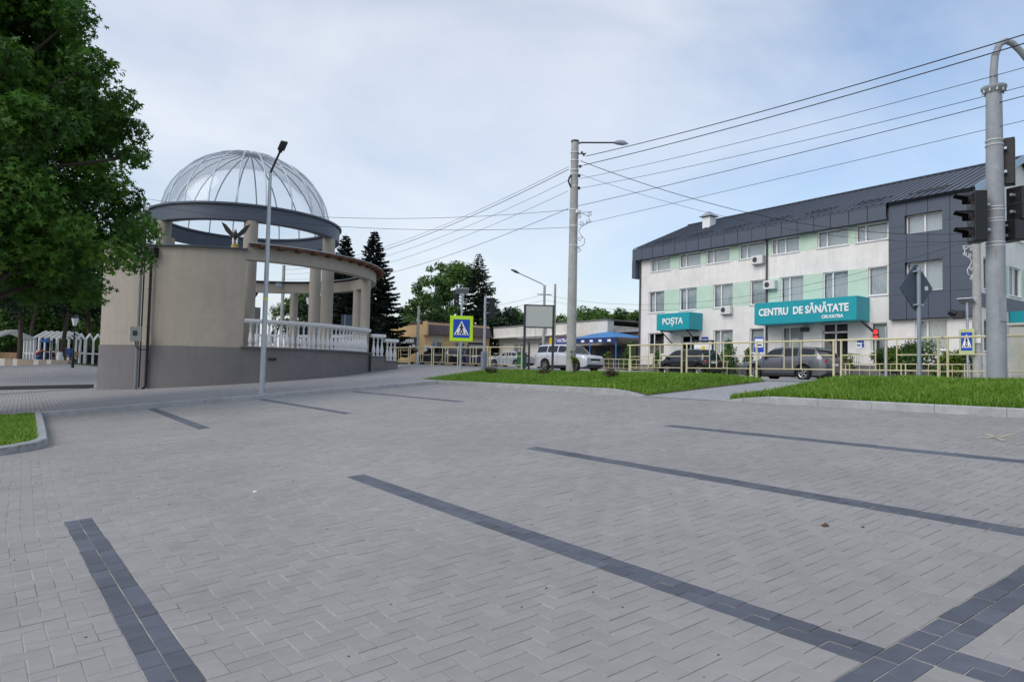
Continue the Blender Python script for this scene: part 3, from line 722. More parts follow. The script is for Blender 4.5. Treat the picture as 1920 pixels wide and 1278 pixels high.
# end wall facing the crossing
eh = [(39.05, 39.75, 6.25, 7.85), (42.35, 44.0, 6.2, 7.75), (45.5, 47.2, 6.2, 7.75), (39.05, 39.75, 3.1, 4.7), (39.2, 40.6, 9.25, 10.2), (42.6, 44.4, 9.25, 10.2)]
mb = MB(); PE = facade(mb, (0, HY0, 0), (1, 0, 0), (0, -1, 0), XB, XB + 12, 1.0, 10.9, eh); mb.face((XB, HY0, 10.9), (XB + 12, HY0, 10.9), (XB + 6, HY0, 13.7)); mb.build('end_wall', M_fac, hc, None, True)
for (a, b, c, d) in eh: window(hc, PE, a, b, c, d, split=(.5,) if b - a > 1 else (), style='blind', seed=int(a))
for (x0, x1) in ((40.9, 42.2), (44.1, 45.4)): MB().box(x0, x1, HY0 - .006, HY0 - .003, 6.2, 7.75).build('mint_panel', M_green, hc, None, True)
for k in range(8): MB().box(38.15 + k * 1.45, 38.15 + k * 1.45 + 1.43, HY0 - .05, HY0 - .02, 5.32, 6.0).build('cladding_panel', M_slate, hc, None, True)
MB().box(42.2, 47.0, HY0 - 1.3, HY0 - .06, 4.72, 5.30).build('side_canopy', M_teal, hc, None, True)
# fascia: separate metal panels, left return leg
fy = [36.98, 35.98, 34.91, 33.87, 32.81, 31.76, 30.67, 29.60, 28.56, 27.50, 26.43, 25.39, 24.33, 23.28, 22.22, 21.20, 20.12, 19.07, 18.06]
for a, b in zip(fy[1:], fy[:-1]): MB().box(37.50, 37.53, a + .016, b - .016, 10.24, 11.08).build('fascia_panel', M_slate, hc, None, True)
MB().box(37.56, 37.62, 18.06, 36.98, 10.345, 11.05).build('fascia_backing', M_black, hc, None, True)
MB().box(37.534, 37.98, 18.06, 36.98, 10.26, 10.34).build('soffit', M_slate, hc, None, True)
MB().box(37.50, 38.4, 36.66, 36.99, 8.88, 10.235).build('fascia_return', M_slate, hc, None, True)
for (a, b) in ((16.0, 17.03), (17.04, 18.04), (14.9, 15.99), (13.95, 14.89)): MB().box(37.66, 37.685, a, b, 11.06, 11.12).build('fascia_panel', M_slate, hc, None, True)
# roof: standing seam gable with separate seam ribs and snow guards
mb = MB(); y0, y1 = HY0 - .25, 37.02; EV = (37.48, 11.10); RD = (44.0, 13.92); E2 = (50.6, 11.1)
for (p, q) in ((EV, RD), (RD, E2)):
    mb.face((p[0], y0, p[1]), (p[0], y1, p[1]), (q[0], y1, q[1]), (q[0], y0, q[1])); mb.face((p[0], y0, p[1] - .1), (q[0], y0, q[1] - .1), (q[0], y1, q[1] - .1), (p[0], y1, p[1] - .1))
rf = mb.build('roof', M_roof, hc, None, True)
seam = None
for k in range(58):
    y = y0 + .2 + k * (y1 - y0 - .4) / 57
    if seam is None:
        mm = MB(); mm.bar((37.5, 0, 11.125), (43.98, 0, 13.935), .05, .06); seam = mm.build('roof_seam', M_roof, rf); o = seam
    else: o = seam.copy(); COL.objects.link(o)
    o.parent = rf; o.matrix_parent_inverse = Matrix.Translation(hc.location).inverted() if False else Matrix.Identity(4); o.location = (0, y, 0)
mb = MB(); mb.bar((44, y0, 13.95), (44, y1, 13.95), .3, .06); mb.build('ridge_cap', M_roof, rf, None, True)
for k in range(7):
    ya = 35.2 - k * 3.0
    for (t, dy) in ((.10, 0), (.17, -.2)):
        x = EV[0] + (RD[0] - EV[0]) * t; z = EV[1] + (RD[1] - EV[1]) * t + .12
        mb = MB(); mb.tube([(x, ya + dy, z), (x, ya + dy - 1.75, z)], .03, 6); mb.build('snow_guard', M_darkgrey, rf, 40, True)
mb = MB(); mb.bar((37.5, y0 - .02, 11.0), (44, y0 - .02, 13.82), .06, .36); mb.bar((44, y0 - .02, 13.82), (50.6, y0 - .02, 11.0), .06, .36); mb.build('verge_board', mat('verge_blue', (.30, .42, .56), .4, .05), rf, None, True)
# downpipes
for y in (36.52, 25.62):
    mb = MB(); mb.tube([(XB - .09, y, 10.3), (XB - .09, y, 2.0), (XB - .2, y, 1.85)], .06, 8); mb.build('downpipe', M_darkgrey, hc, 40, True)
mb = MB(); mb.tube([(XB - 1.0, 19.15, 4.74), (XB - .15, 18.72, 4.0), (XB - .10, 18.7, 3.9), (XB - .10, 18.7, 2.1)], .07, 8); mb.build('downpipe', M_darkgrey, hc, 40, True)
# roof vent
vt = MB().box(41.0, 41.7, 32.5, 33.2, 12.4, 13.45).build('roof_vent', M_white, rf, None, True, .02)
mb = MB(); mb.face((40.8, 32.3, 13.5), (41.9, 32.3, 13.5), (41.35, 32.85, 13.95)); mb.face((41.9, 32.3, 13.5), (41.9, 33.4, 13.5), (41.35, 32.85, 13.95)); mb.face((41.9, 33.4, 13.5), (40.8, 33.4, 13.5), (41.35, 32.85, 13.95)); mb.face((40.8, 33.4, 13.5), (40.8, 32.3, 13.5), (41.35, 32.85, 13.95)); mb.face((40.8, 32.3, 13.5), (40.8, 33.4, 13.5), (41.9, 33.4, 13.5), (41.9, 32.3, 13.5))
mb.build('vent_cowl', M_steel, rf, None, True)
# teal sign canopies
c1 = MB().box(36.6, XB - .01, 30.66, 33.60, 4.72, 5.90).build('post_office_canopy', M_teal, hc, None, True, .02)
t = text('lettering', 'POȘTA', .62, M_lett, c1, (0, 0, 0), (0, 0, 0), .015, .012); t.parent = hc
t.matrix_parent_inverse = Matrix.Translation(hc.location).inverted(); t.location = (36.585, 33.05, 5.12); t.rotation_euler = (R(90), 0, R(-90)); fit_width(t, 1.83)
c2 = MB().box(36.6, XB - .01, 19.20, 25.58, 4.78, 6.10).build('clinic_canopy', M_teal, hc, None, True, .02)
for (s, sz, y, z, w) in (('CENTRU  DE SĂNĂTATE', .60, 25.26, 5.31, 5.62), ('OR.VATRA', .27, 21.18, 4.95, 1.25)):
    t = text('lettering', s, sz, M_lett, hc, (36.585, y, z), (R(90), 0, R(-90)), .015, .018 if sz > .5 else .008); fit_width(t, w)
for (y, z) in ((33.3, 4.68), (31.0, 4.68)):
    mb = MB(); mb.bar((36.75, y, z), (XB - .05, y, z - .85), .06); mb.bar((36.7, y, z), (XB - .05, y, z), .06); mb.build('canopy_bracket', M_black, hc, None, True)
MB().box(XB - .3, XB - .02, 22.75, 23.2, 4.35, 4.6).build('lamp_housing', M_darkgrey, hc, None, True, .02)
# entrance landings with railings, plaques
M_step = mat('step_stone', (.30, .29, .29), .8, .1)
for (ya, yb) in ((30.7, 33.0), (19.6, 22.4)):
    mb = MB(); mb.box(36.4, XB, ya, yb, 1.3, 2.04); mb.build('landing', M_step, hc, None, True)
    for i in range(3): MB().box(36.4 - .32 * (i + 1), 36.4 - .32 * i - .003, ya, yb, 1.2, 1.86 - .18 * i).build('step', M_step, hc, None, True)
    for y in (ya + .06, yb - .06):
        mb = MB(); mb.tube([(36.45, y, 2.05), (36.45, y, 2.95), (XB - .1, y, 2.95)], .022, 6); mb.tube([(36.45, y, 2.5), (XB - .1, y, 2.5)], .016, 6); mb.tube([(36.45, y, 2.95), (35.5, y, 2.3), (35.5, y, 1.4)], .022, 6)
        for q in range(6): mb.tube([(36.6 + q * .22, y, 2.06), (36.6 + q * .22, y, 2.94)], .010, 5)
        mb.build('stair_railing', M_darkgrey, hc, 40, True)
M_blue = mat('sign_blue', (.02, .07, .36), .4, .03)
pq = MB().box(XB - .035, XB - .006, 30.15, 30.72, 3.35, 4.25).build('plaque', M_blue, hc, None, True, .01)
for i in range(5): MB().box(XB - .040, XB - .036, 30.22 + (.05 if i % 2 else 0), 30.65 - (.07 if i % 3 else 0), 4.05 - i * .13, 4.09 - i * .13).build('plaque_line', M_lett, hc, None, True)
pq = MB().box(XB - .035, XB - .006, 19.45, 19.95, 3.3, 3.85).build('access_plaque', M_lett, hc, None, True)
mb = MB(); mb.box(XB - .042, XB - .036, 19.5, 19.9, 3.62, 3.8); mb.box(XB - .042, XB - .036, 19.5, 19.62, 3.34, 3.6); mb.box(XB - .042, XB - .036, 19.7, 19.9, 3.42, 3.5); mb.build('access_symbol', M_blue, hc, None, True)
# air conditioners on the front
M_ac = mat('ac_white', (.68, .68, .66), .5, .04)
def ac_unit(x, y, z, label, w=.82, h=.55, nrm='x'):
    a = thing('air_conditioner', label, 'air conditioner', (x, y, z), 0 if nrm == 'x' else R(90), 'air conditioners on facades')
    MB().box(-.30, 0, -w / 2, w / 2, 0, h).build('casing', M_ac, a, bevel=.02)
    mb = MB(); n = 20; cy = -w / 2 + .30
    pr = [(.215, -.304), (.19, -.312), (.17, -.302)]
    V = [(d_, w * .16 + r_ * math.cos(2 * math.pi * k / n), h / 2 + r_ * math.sin(2 * math.pi * k / n)) for r_, d_ in pr for k in range(n)]
    mb.add(V, [(i * n + k, i * n + (k + 1) % n, (i + 1) * n + (k + 1) % n, (i + 1) * n + k) for i in range(2) for k in range(n)]); mb.build('fan_ring', M_ac, a)
    mb = MB(); mb.face(*[(-.3015, w * .16 + .17 * math.cos(2 * math.pi * k / n), h / 2 + .17 * math.sin(2 * math.pi * k / n)) for k in range(n)]); mb.build('fan_grille', M_darkgrey, a)
    for s in (-.3, .3): MB().box(-.32, .04, s - .02, s + .02, -.05, -.002).build('bracket', M_steel, a)
    return a
ac_unit(XB - .05, 26.18, 8.76, 'white air conditioner under the top floor windows beside the downpipe')
ac_unit(XB - .05, 25.30, 7.08, 'white air conditioner above the clinic sign beside the downpipe')
ac_unit(XB - .05, 28.58, 5.70, 'white air conditioner below the middle floor window between the teal signs')
# ------------------------------------------------------------------ yellow town hall, white shop row
M_yel = mat('yellow_plaster', (.70, .48, .24), .9, .06, 2, .15, 60, stain=.12)
M_cream = mat('cream_plaster', (.56, .50, .40), .9, .06, 2)
M_brown = mat('brown_metal', (.085, .058, .062), .5, .06, 4)
gy = H(31, 58) - .3
th = thing('town_hall', 'yellow single storey town hall with brown metal roof edge', 'building', (31, 58, gy))
mb = MB(); yh = [(31.0 + a, 31.0 + b, 2.3, 4.32) for a, b in ((.75, 1.95), (3.35, 4.55), (5.75, 6.7))]
PY = facade(mb, (0, 57.8, 0), (1, 0, 0), (0, -1, 0), 31.0, 38.4, gy, 6.1, yh)
PL = facade(mb, (31.0, 0, 0), (0, 1, 0), (-1, 0, 0), 57.8, 72.0, gy, 6.1, [])
mb.face((38.4, 57.8, gy), (38.4, 72, gy), (38.4, 72, 6.1), (38.4, 57.8, 6.1)); mb.build('wall', M_yel, th, None, True)
for i, (a, b, c, d) in enumerate(yh): window(th, PY, a, b, c, d, split=(.4,), style='blind', seed=90 + i)
for (a, b, c, d) in yh: MB().box(a - .1, b + .1, 57.79, 57.797, d + .03, 4.95).build('cream_panel', M_cream, th, None, True)
mb = MB(); mb.face((31.05, 57.25, 4.98), (38.4, 57.25, 4.98), (38.4, 57.95, 6.22), (31.05, 57.95, 6.22)); mb.face((31.05, 57.25, 4.98), (31.05, 57.95, 6.22), (31.05, 57.95, 4.98)); mb.face((31.05, 57.25, 4.975), (31.05, 57.8, 4.975), (38.4, 57.8, 4.975), (38.4, 57.25, 4.975)); mb.build('roof_apron', M_brown, th, None, True)
for k in range(24): MB().bar((31.1 + k * .315, 57.24, 5.0), (31.1 + k * .315, 57.93, 6.2), .03).build('apron_rib', M_brown, th, None, True)
mb = MB(); mb.box(30.85, 38.4, 57.96, 72.2, 6.105, 6.25); mb.build('roof', M_brown, th, None, True)
MB().box(30.85, 31.04, 57.2, 57.955, 4.9, 6.2).build('corner_pilaster', M_yel, th, None, True)
sg = MB().box(30.86, 30.98, 59.0, 64.1, 3.62, 4.75).build('name_board', M_black, th, None, True)
for (s, sz, y, z, w) in (('PRIMĂRIA', .52, 62.4, 4.22, 2.7), ('ORAȘULUI VATRA', .42, 63.0, 3.76, 3.6)):
    t = text('lettering', s, sz, M_lett, th, (30.85, y, z), (R(90), 0, R(-90)), .008, .012); fit_width(t, w)
mb = MB(); mb.tube([(30.84, 63.75, 3.75), (30.84, 63.85, 4.1), (30.84, 63.7, 4.4), (30.84, 63.4, 4.6), (30.84, 63.3, 4.35)], [.03, .07, .06, .05, .02], 6); mb.build('emblem', mat('emblem_gold', (.30, .20, .10), .6), th, 40, True)
ac_unit(31.35, 57.75, 3.35, 'white air conditioner beside the first window of the yellow building', nrm='y')
gz = H(39, 48) - .3
M_wht = mat('white_plaster_old', (.72, .70, .65), .9, .08, 2, .2, 60, stain=.16)
sh = thing('shop_row', 'low white flat roofed shop row with grey parapet', 'building', (39, 50, gz))
mb = MB(); wh = [(53.6, 55.3, 2.75, 4.35), (50.2, 51.2, 2.3, 4.4), (47.0, 48.4, 2.7, 4.3)]
PW = facade(mb, (39.6, 0, 0), (0, 1, 0), (-1, 0, 0), 41.2, 57.75, gz, 5.1, wh)
mb.face((39.0, 41.2, gz), (55, 41.2, gz), (55, 41.2, 5.6), (39.0, 41.2, 5.6)); mb.build('wall', M_wht, sh, None, True)
for i, (a, b, c, d) in enumerate(wh): window(sh, PW, a, b, c, d, split=(.5,) if i != 1 else (), style='curtain' if i != 1 else 'dark', seed=60 + i)
mb = MB(); mb.box(38.85, 39.55, 46.2, 57.75, 5.02, 6.0); mb.box(38.84, 39.55, 41.0, 46.195, 4.62, 6.0); mb.box(38.55, 39.7, 46.2, 57.7, 4.92, 5.015); mb.build('parapet', M_wht, sh, None, True)
MB().box(38.75, 55, 40.9, 57.75, 6.003, 6.09).build('roof_edge', mat('roof_felt', (.20, .20, .20), .9), sh, None, True)
bd = MB().box(38.7, 38.84, 49.0, 53.4, 4.75, 5.75).build('empty_sign_frame', M_steel, sh, None, True)
for k in range(6): MB().box(38.66, 38.695, 49.05 + k * .72, 49.72 + k * .72, 4.8, 5.7).build('sign_panel', M_wht, sh, None, True)
MB().box(40.0, 54, 36.9, 41.15, gz, 5.0).build('rear_shed', mat('shed_grey', (.14, .13, .125), .9, .2, 3), sh, None, True)
MB().box(39.7, 54, 36.8, 41.18, 5.005, 5.2).build('shed_roof', mat('shed_roof', (.30, .30, .29), .8, .2, 3), sh, None, True)
# kiosk with blue awning
ks = thing('corner_shop', 'corner shop with long blue awning and yellow sign under the white parapet', 'shop', (37.5, 42, H(37.5, 42)))
g0 = H(37.5, 42) - .1
M_aw = mat('awning_blue', (.05, .22, .52), .6, .05); M_navy = mat('awning_navy', (.018, .04, .15), .6, .05)
mb = MB(); ax0, ax1 = 36.0, 38.9; yA = at_X(1066, 640, 36.0).y
mb.face((ax0, 37.0, 4.35), (ax0, yA, 4.35), (ax1, yA, 4.95), (ax1, 40.6, 5.05)); mb.face((ax0, 37.0, 4.35), (ax1, 40.6, 5.05), (ax1 + 1, 37.0, 4.4))
mb.build('awning', M_aw, ks, None, True)
mb = MB(); mb.box(ax0 - .02, ax0, 37.0, yA, 3.95, 4.35); mb.build('valance', M_navy, ks, None, True)
for k in range(int(yA - 37.6)): MB().box(ax0 - .03, ax0 - .022, 37.6 + k * 1.0, 37.95 + k * 1.0, 4.02, 4.2).build('valance_mark', M_lett, ks, None, True)
for y in (37.1, 40.0, yA - .1): mb = MB(); mb.tube([(ax0 + .05, y, g0), (ax0 + .05, y, 4.35)], .04, 6); mb.build('post', M_aw, ks, 40, True)
MB().box(38.0, 38.8, 37.0, 46.0, g0, 3.9).build('shop_wall', mat('shop_wall', (.10, .075, .065), .8, .25, 2), ks, None, True)
for (a, b) in ((44.9, 45.7), (43.6, 44.5)): MB().box(37.9, 37.99, a, b, 1.9, 3.8).build('blue_door', M_aw, ks, None, True)
for (a, b) in ((42.0, 43.0), (39.8, 41.4), (38.0, 39.3)): MB().box(37.94, 37.99, a, b, 2.3, 3.7).build('shop_window', mat('shop_glass', (.05, .055, .06), .1), ks, None, True)
ySg = at_X(1030, 640, 37.2).y
sb = MB().box(37.2, 37.6, ySg - 4.6, ySg, 4.02, 4.62).build('sign_board', mat('sign_yellow', (.75, .48, .03), .5), ks, None, True)
MB().box(37.16, 37.195, ySg - 2.75, ySg - .95, 4.04, 4.60).build('sign_field', mat('sign_violet', (.04, .05, .30), .5), ks, None, True)
t = text('lettering', 'VATRA', .42, M_lett, ks, (37.15, ySg - 1.08, 4.18), (R(90), 0, R(-90)), .006, .012); fit_width(t, 1.5)
bake_texts()
# ------------------------------------------------------------------ trees
MAPLE = []
for k in range(5):
    a = R(90 + (k - 2) * 52); L = (.8, .95, 1.0, .95, .8)[k]
    MAPLE.append((math.cos(a) * L, math.sin(a) * L))
NOTCH = [(math.cos(R(90 + (k - 2.5) * 52)) * .42, math.sin(R(90 + (k - 2.5) * 52)) * .42) for k in range(6)]
def leaf_shape(kind):
    if kind == 'maple':      # 5 lobes as quads round the centre
        pts = [(0, 0)] + NOTCH + MAPLE; F = [(0, 1 + k, 7 + k, 2 + k) for k in range(5)]
    else:
        pts = [(0, -.6), (.42, 0), (0, .75), (-.42, 0)]; F = [(0, 1, 2, 3)]
    return np.array(pts), np.array(F)
def crown_mesh(name, clumps, n, size, M, seed, kind='oval', flat=.55, dark=.25, cen=None, rad=None):
    """clumps: list of (centre, radius). Leaves spread through each clump, larger share near its skin"""
    g = np.random.default_rng(seed); C_ = np.array([c for c, r in clumps]); Rr = np.array([r for c, r in clumps]); w = Rr ** 2; w = w / w.sum()
    ci = g.choice(len(clumps), n, p=w); d = g.normal(size=(n, 3)); d /= np.linalg.norm(d, axis=1)[:, None]
    rr = Rr[ci] * (g.uniform(0.15, 1, n) ** .45) * (1 + g.normal(0, .10, n))
    P = C_[ci] + d * rr[:, None] * np.array([1, 1, .78])
    N = d * .6 + g.normal(0, .55, (n, 3)); N[:, 2] += flat; N /= np.linalg.norm(N, axis=1)[:, None]
    U = np.cross(N, g.normal(size=(n, 3))); U /= np.linalg.norm(U, axis=1)[:, None]; W = np.cross(N, U)
    pts, F = leaf_shape(kind); s = size * g.uniform(.6, 1.25, n)
    cup = (pts ** 2).sum(1) * -.22
    V = P[:, None] + (U[:, None] * pts[None, :, :1] + W[:, None] * pts[None, :, 1:] + N[:, None] * cup[None, :, None]) * s[:, None, None]
    k = len(pts); FF = (np.arange(n)[:, None, None] * k + F[None]).reshape(-1, F.shape[1])
    tone = np.clip(.45 + g.normal(0, .20, n) + (g.random(len(clumps)) - .5)[ci] * .75, 0, 1)
    return np_mesh(name, V.reshape(-1, 3), FF, M, np.repeat(tone, len(F)))
def limbs(mb, base, top, r0, clumps, seed, n=None):
    g = random.Random(seed); base, top = Vector(base), Vector(top); L = top - base
    pts = [base + L * t + Vector((g.uniform(-1, 1), g.uniform(-1, 1), 0)) * L.length * .02 * (1 if 0 < t < 1 else 0) for t in (0, .12, .3, .5, .7, .85, 1)]
    mb.tube([base - Vector((0, 0, .3))] + pts, [r0 * 1.35, r0 * 1.15, r0, r0 * .85, r0 * .68, r0 * .48, r0 * .3, r0 * .1], 10)
    for (c, r) in (g.sample(clumps, n) if n and n < len(clumps) else clumps):
        c = Vector(c); t = min(.95, max(.18, (c.z - base.z) / max(.1, L.z) * .75)); s = base + L * t; mid = (s + c) / 2 + Vector((0, 0, .12 * (c - s).length))
        rb = r0 * (.42 * (1 - t) + .10); mb.tube([s, mid, c, c + (c - mid).normalized() * r * .5], [rb, rb * .6, rb * .3, rb * .1], 6)
        for q in range(3):
            e = c + Vector((g.uniform(-1, 1), g.uniform(-1, 1), g.uniform(-.4, .8))).normalized() * r * .8; mb.tube([mid * .3 + c * .7, (mid * .3 + c * .7 + e) / 2 + Vector((0, 0, .05)), e], [rb * .35, rb * .2, rb * .06], 4)
def broadleaf(name, label, loc, h, cr, cb, nleaf, lsize, M, seed, tr=.2, nclump=40, kind='oval', group=None, shape=1.0, trunk_M=None):
    g = random.Random(seed); t = thing(name, label, 'tree', loc, 0, group); cz = (cb + h) / 2; rz = (h - cb) / 2; clumps = []
    for k in range(nclump):
        while True:
            d = Vector((g.gauss(0, 1), g.gauss(0, 1), g.gauss(0, 1))).normalized() * (g.uniform(.25, 1) ** .5)
            if d.length > .35: break
        s = 1.0 - .35 * max(0, d.z) * shape
        clumps.append(((d.x * cr * .84 * s, d.y * cr * .84 * s, cz + d.z * rz * .88), cr * g.uniform(.17, .31)))
    mb = MB(); limbs(mb, (0, 0, 0), (g.uniform(-.3, .3), g.uniform(-.3, .3), cb + (h - cb) * .75), tr, clumps, seed, 26); mb.build('trunk', trunk_M or M_bark, t, 50)
    link('crown', crown_mesh('crown', clumps, nleaf, lsize, M, seed, kind), t)
    return t
def spruce(name, label, loc, h, r, n, M, seed, group=None, base=.6, dens=1.0):
    g = np.random.default_rng(seed); t = thing(name, label, 'tree', loc, 0, group)
    MB().tube([(0, 0, -.3), (0, 0, h * .5), (0, 0, h)], [h * .016, h * .009, .02], 8).build('trunk', M_bark, t, 50)
    V = []; T = []; z = base; mbb = MB()
    while z < h * .985:
        f = 1 - (z - base) / (h - base); nb = int(5 + 4 * f); a0 = g.uniform(0, 6.28)
        for k in range(nb):
            a = a0 + 6.283 * k / nb + g.normal(0, .18); L = (r * f ** .85 + .12) * g.uniform(.72, 1.12); dr = g.uniform(.12, .34) * (.4 + f)
            tip = np.array([math.cos(a) * L, math.sin(a) * L, z - dr * L + .10 * L]); org = np.array([0, 0, z])
            if L > .6: mbb.tube([tuple(org), tuple((org + tip) / 2 + np.array([0, 0, -.02])), tuple(tip)], [.025, .015, .005], 3, False)
            m_ = max(6, int(n * L * dens)); u = g.uniform(.12, 1.0, m_) ** .8
            P = org + (tip - org) * u[:, None] + np.array([0, 0, -.10 * L]) * (np.sin(u * 3.14))[:, None]
            dirv = (tip - org) / np.linalg.norm(tip - org); side = np.array([-math.sin(a), math.cos(a), 0])
            sgn = g.choice([-1, 1], m_); ln = (.10 + .30 * L * (1.05 - u) * .55) * g.uniform(.6, 1.2, m_) + .08
            D = dirv * g.uniform(.35, .8, m_)[:, None] + side * (sgn * g.uniform(.4, 1, m_))[:, None] + np.array([0, 0, 1]) * g.normal(-.28, .28, m_)[:, None]; D /= np.linalg.norm(D, axis=1)[:, None]
            Wd = np.cross(D, g.normal(0, .5, (m_, 3)) + np.array([0, 0, 1])); Wd /= np.linalg.norm(Wd, axis=1)[:, None]; wd = (.035 + .10 * ln)[:, None]
            V.append(np.stack([P - Wd * wd, P + Wd * wd, P + D * ln[:, None] * .6 + Wd * wd * 1.1, P + D * ln[:, None], P + D * ln[:, None] * .6 - Wd * wd * 1.1], 1)); T.append(np.clip(g.normal(.45, .2, m_), 0, 1))
        z += (.20 + .20 * f) * (h / 12)
    V = np.concatenate(V); T = np.concatenate(T); nq = len(V); i = np.arange(nq) * 5
    link('needles', np_mesh('needles', V.reshape(-1, 3), np.stack([np.c_[i, i + 1, i + 2], np.c_[i, i + 2, i + 4], np.c_[i + 4, i + 2, i + 3]], 1).reshape(-1, 3), M, np.repeat(T, 3)), t)
    if mbb.v: mbb.build('branches', M_bark, t)
    return t
L_maple = leaf_mat('maple_leaf', [(.024, .072, .011), (.064, .165, .022), (.15, .29, .042)], .40)
L_green = leaf_mat('broad_leaf', [(.034, .080, .020), (.074, .155, .034), (.14, .24, .055)], .3)
L_fresh = leaf_mat('fresh_leaf', [(.042, .100, .020), (.085, .185, .034), (.15, .26, .055)], .35)
L_dark = leaf_mat('dark_leaf', [(.008, .022, .009), (.014, .040, .014), (.028, .065, .02)], .2)
L_spruce = leaf_mat('spruce_needles', [(.008, .018, .012), (.016, .032, .021), (.030, .050, .032)], .12)
L_lime = leaf_mat('lime_leaf', [(.08, .14, .02), (.15, .24, .03), (.26, .33, .05)], .35)

# big maple at the left edge: clumps shaped from its own limbs
g = random.Random(21); MX, MY = -1.35, 23.0; mz0 = H(MX, MY) + .1
mt = thing('maple_tree', 'tall dense dark green maple overhanging the left edge of the parking lot', 'tree', (MX, MY, mz0))
prof = [(2.5, 3.3), (3.4, 4.0), (4.2, 4.3), (5.4, 4.2), (6.4, 4.75), (7.4, 4.4), (8.4, 4.1), (10.1, 3.9), (10.8, 2.7), (12.5, 2.6), (14, 2.2), (15.6, 1.3)]
clumps = []
for k in range(230):
    z = g.uniform(3.5, 15.4); crr = g.uniform(.5, 1.05); r = next(a[1] + (b[1] - a[1]) * (z - a[0]) / (b[0] - a[0]) for a, b in zip(prof[:-1], prof[1:]) if a[0] <= z <= b[0] + 1e-6 or b is prof[-1])
    an = g.uniform(0, 2 * math.pi); q = (r - crr * .9) * (g.uniform(.08, 1) ** .5) * (1 + .06 * math.sin(3 * an + z))
    clumps.append(((q * math.cos(an), q * math.sin(an), z), crr))
for k in range(46):                    # outer boughs that break the outline
    z = g.uniform(3.5, 10.6); r = next(a[1] + (b[1] - a[1]) * (z - a[0]) / (b[0] - a[0]) for a, b in zip(prof[:-1], prof[1:]) if a[0] <= z <= b[0])
    an = g.uniform(0, 2 * math.pi); q = r * g.uniform(.84, .98); clumps.append(((q * math.cos(an), q * math.sin(an), z), g.uniform(.38, .70)))
mb = MB(); limbs(mb, (0, 0, 0), (.3, -.2, 14.2), .26, clumps, 5, 60); mb.build('trunk', M_bark, mt, 50)
link('crown', crown_mesh('crown', clumps, 112000, .130, L_maple, 31, 'maple', .5), mt)

def ground_at(px, py, dep): p = at_d(px, py, dep); return (p.x, p.y, H(p.x, p.y))
# park trees behind, left
for i, (px, dep, h, cr, cb, lab, M) in enumerate((
        (34, 50, 13, 4.6, 3.6, 'dark park tree with thick trunk behind the low planter wall', L_dark),
        (58, 58, 14, 4.8, 3.8, 'dark park tree behind the red slide', L_dark),
        (112, 52, 12, 4.2, 3.4, 'park tree with whitewashed trunk base left of the lantern post', L_dark),
        (160, 64, 13, 5.0, 3.2, 'park tree behind the long white timber frames', L_dark),
        (-25, 44, 13, 4.6, 3.4, 'dark park tree at the left edge beside the first white frame', L_dark),
        (-150, 33, 13, 4.6, 3.4, 'park tree reaching in from beyond the left edge near the plaza', L_green),
        (-125, 42, 14, 5.0, 3.2, 'park tree behind the plaza just beyond the left edge', L_green),
        (205, 78, 12, 5.0, 1.5, 'bright green tree just left of the rotunda base', L_green),
        (90, 95, 14, 8.0, 1.0, 'deep green tree at the far end of the park', L_green),
        (45, 104, 13, 8.0, .2, 'broad green tree closing the park behind the slide', L_green),
        (140, 108, 13, 8.5, .2, 'broad green tree closing the park behind the lantern', L_green),
        (185, 100, 12, 7.5, .2, 'broad green tree closing the park beside the rotunda wall', L_green),
        (-20, 100, 12, 8.0, .2, 'broad green tree closing the park at the left edge', L_green),
        (20, 90, 13, 8.0, 1.0, 'deep green tree far behind the first white frame', L_green))):
    p = ground_at(px, 680, dep); t_ = broadleaf('park_tree', lab, p, h, cr, cb, 9000 if dep > 85 else 7000, .42 if dep > 85 else .26, M, 50 + i, .17, 34, group='trees in the park')
    if i == 2:
        mb = MB(); mb.lathe([(.26, 0), (.23, 1.0)], (0, 0, 0), 12); mb.build('whitewash', M_white, t_, 40)
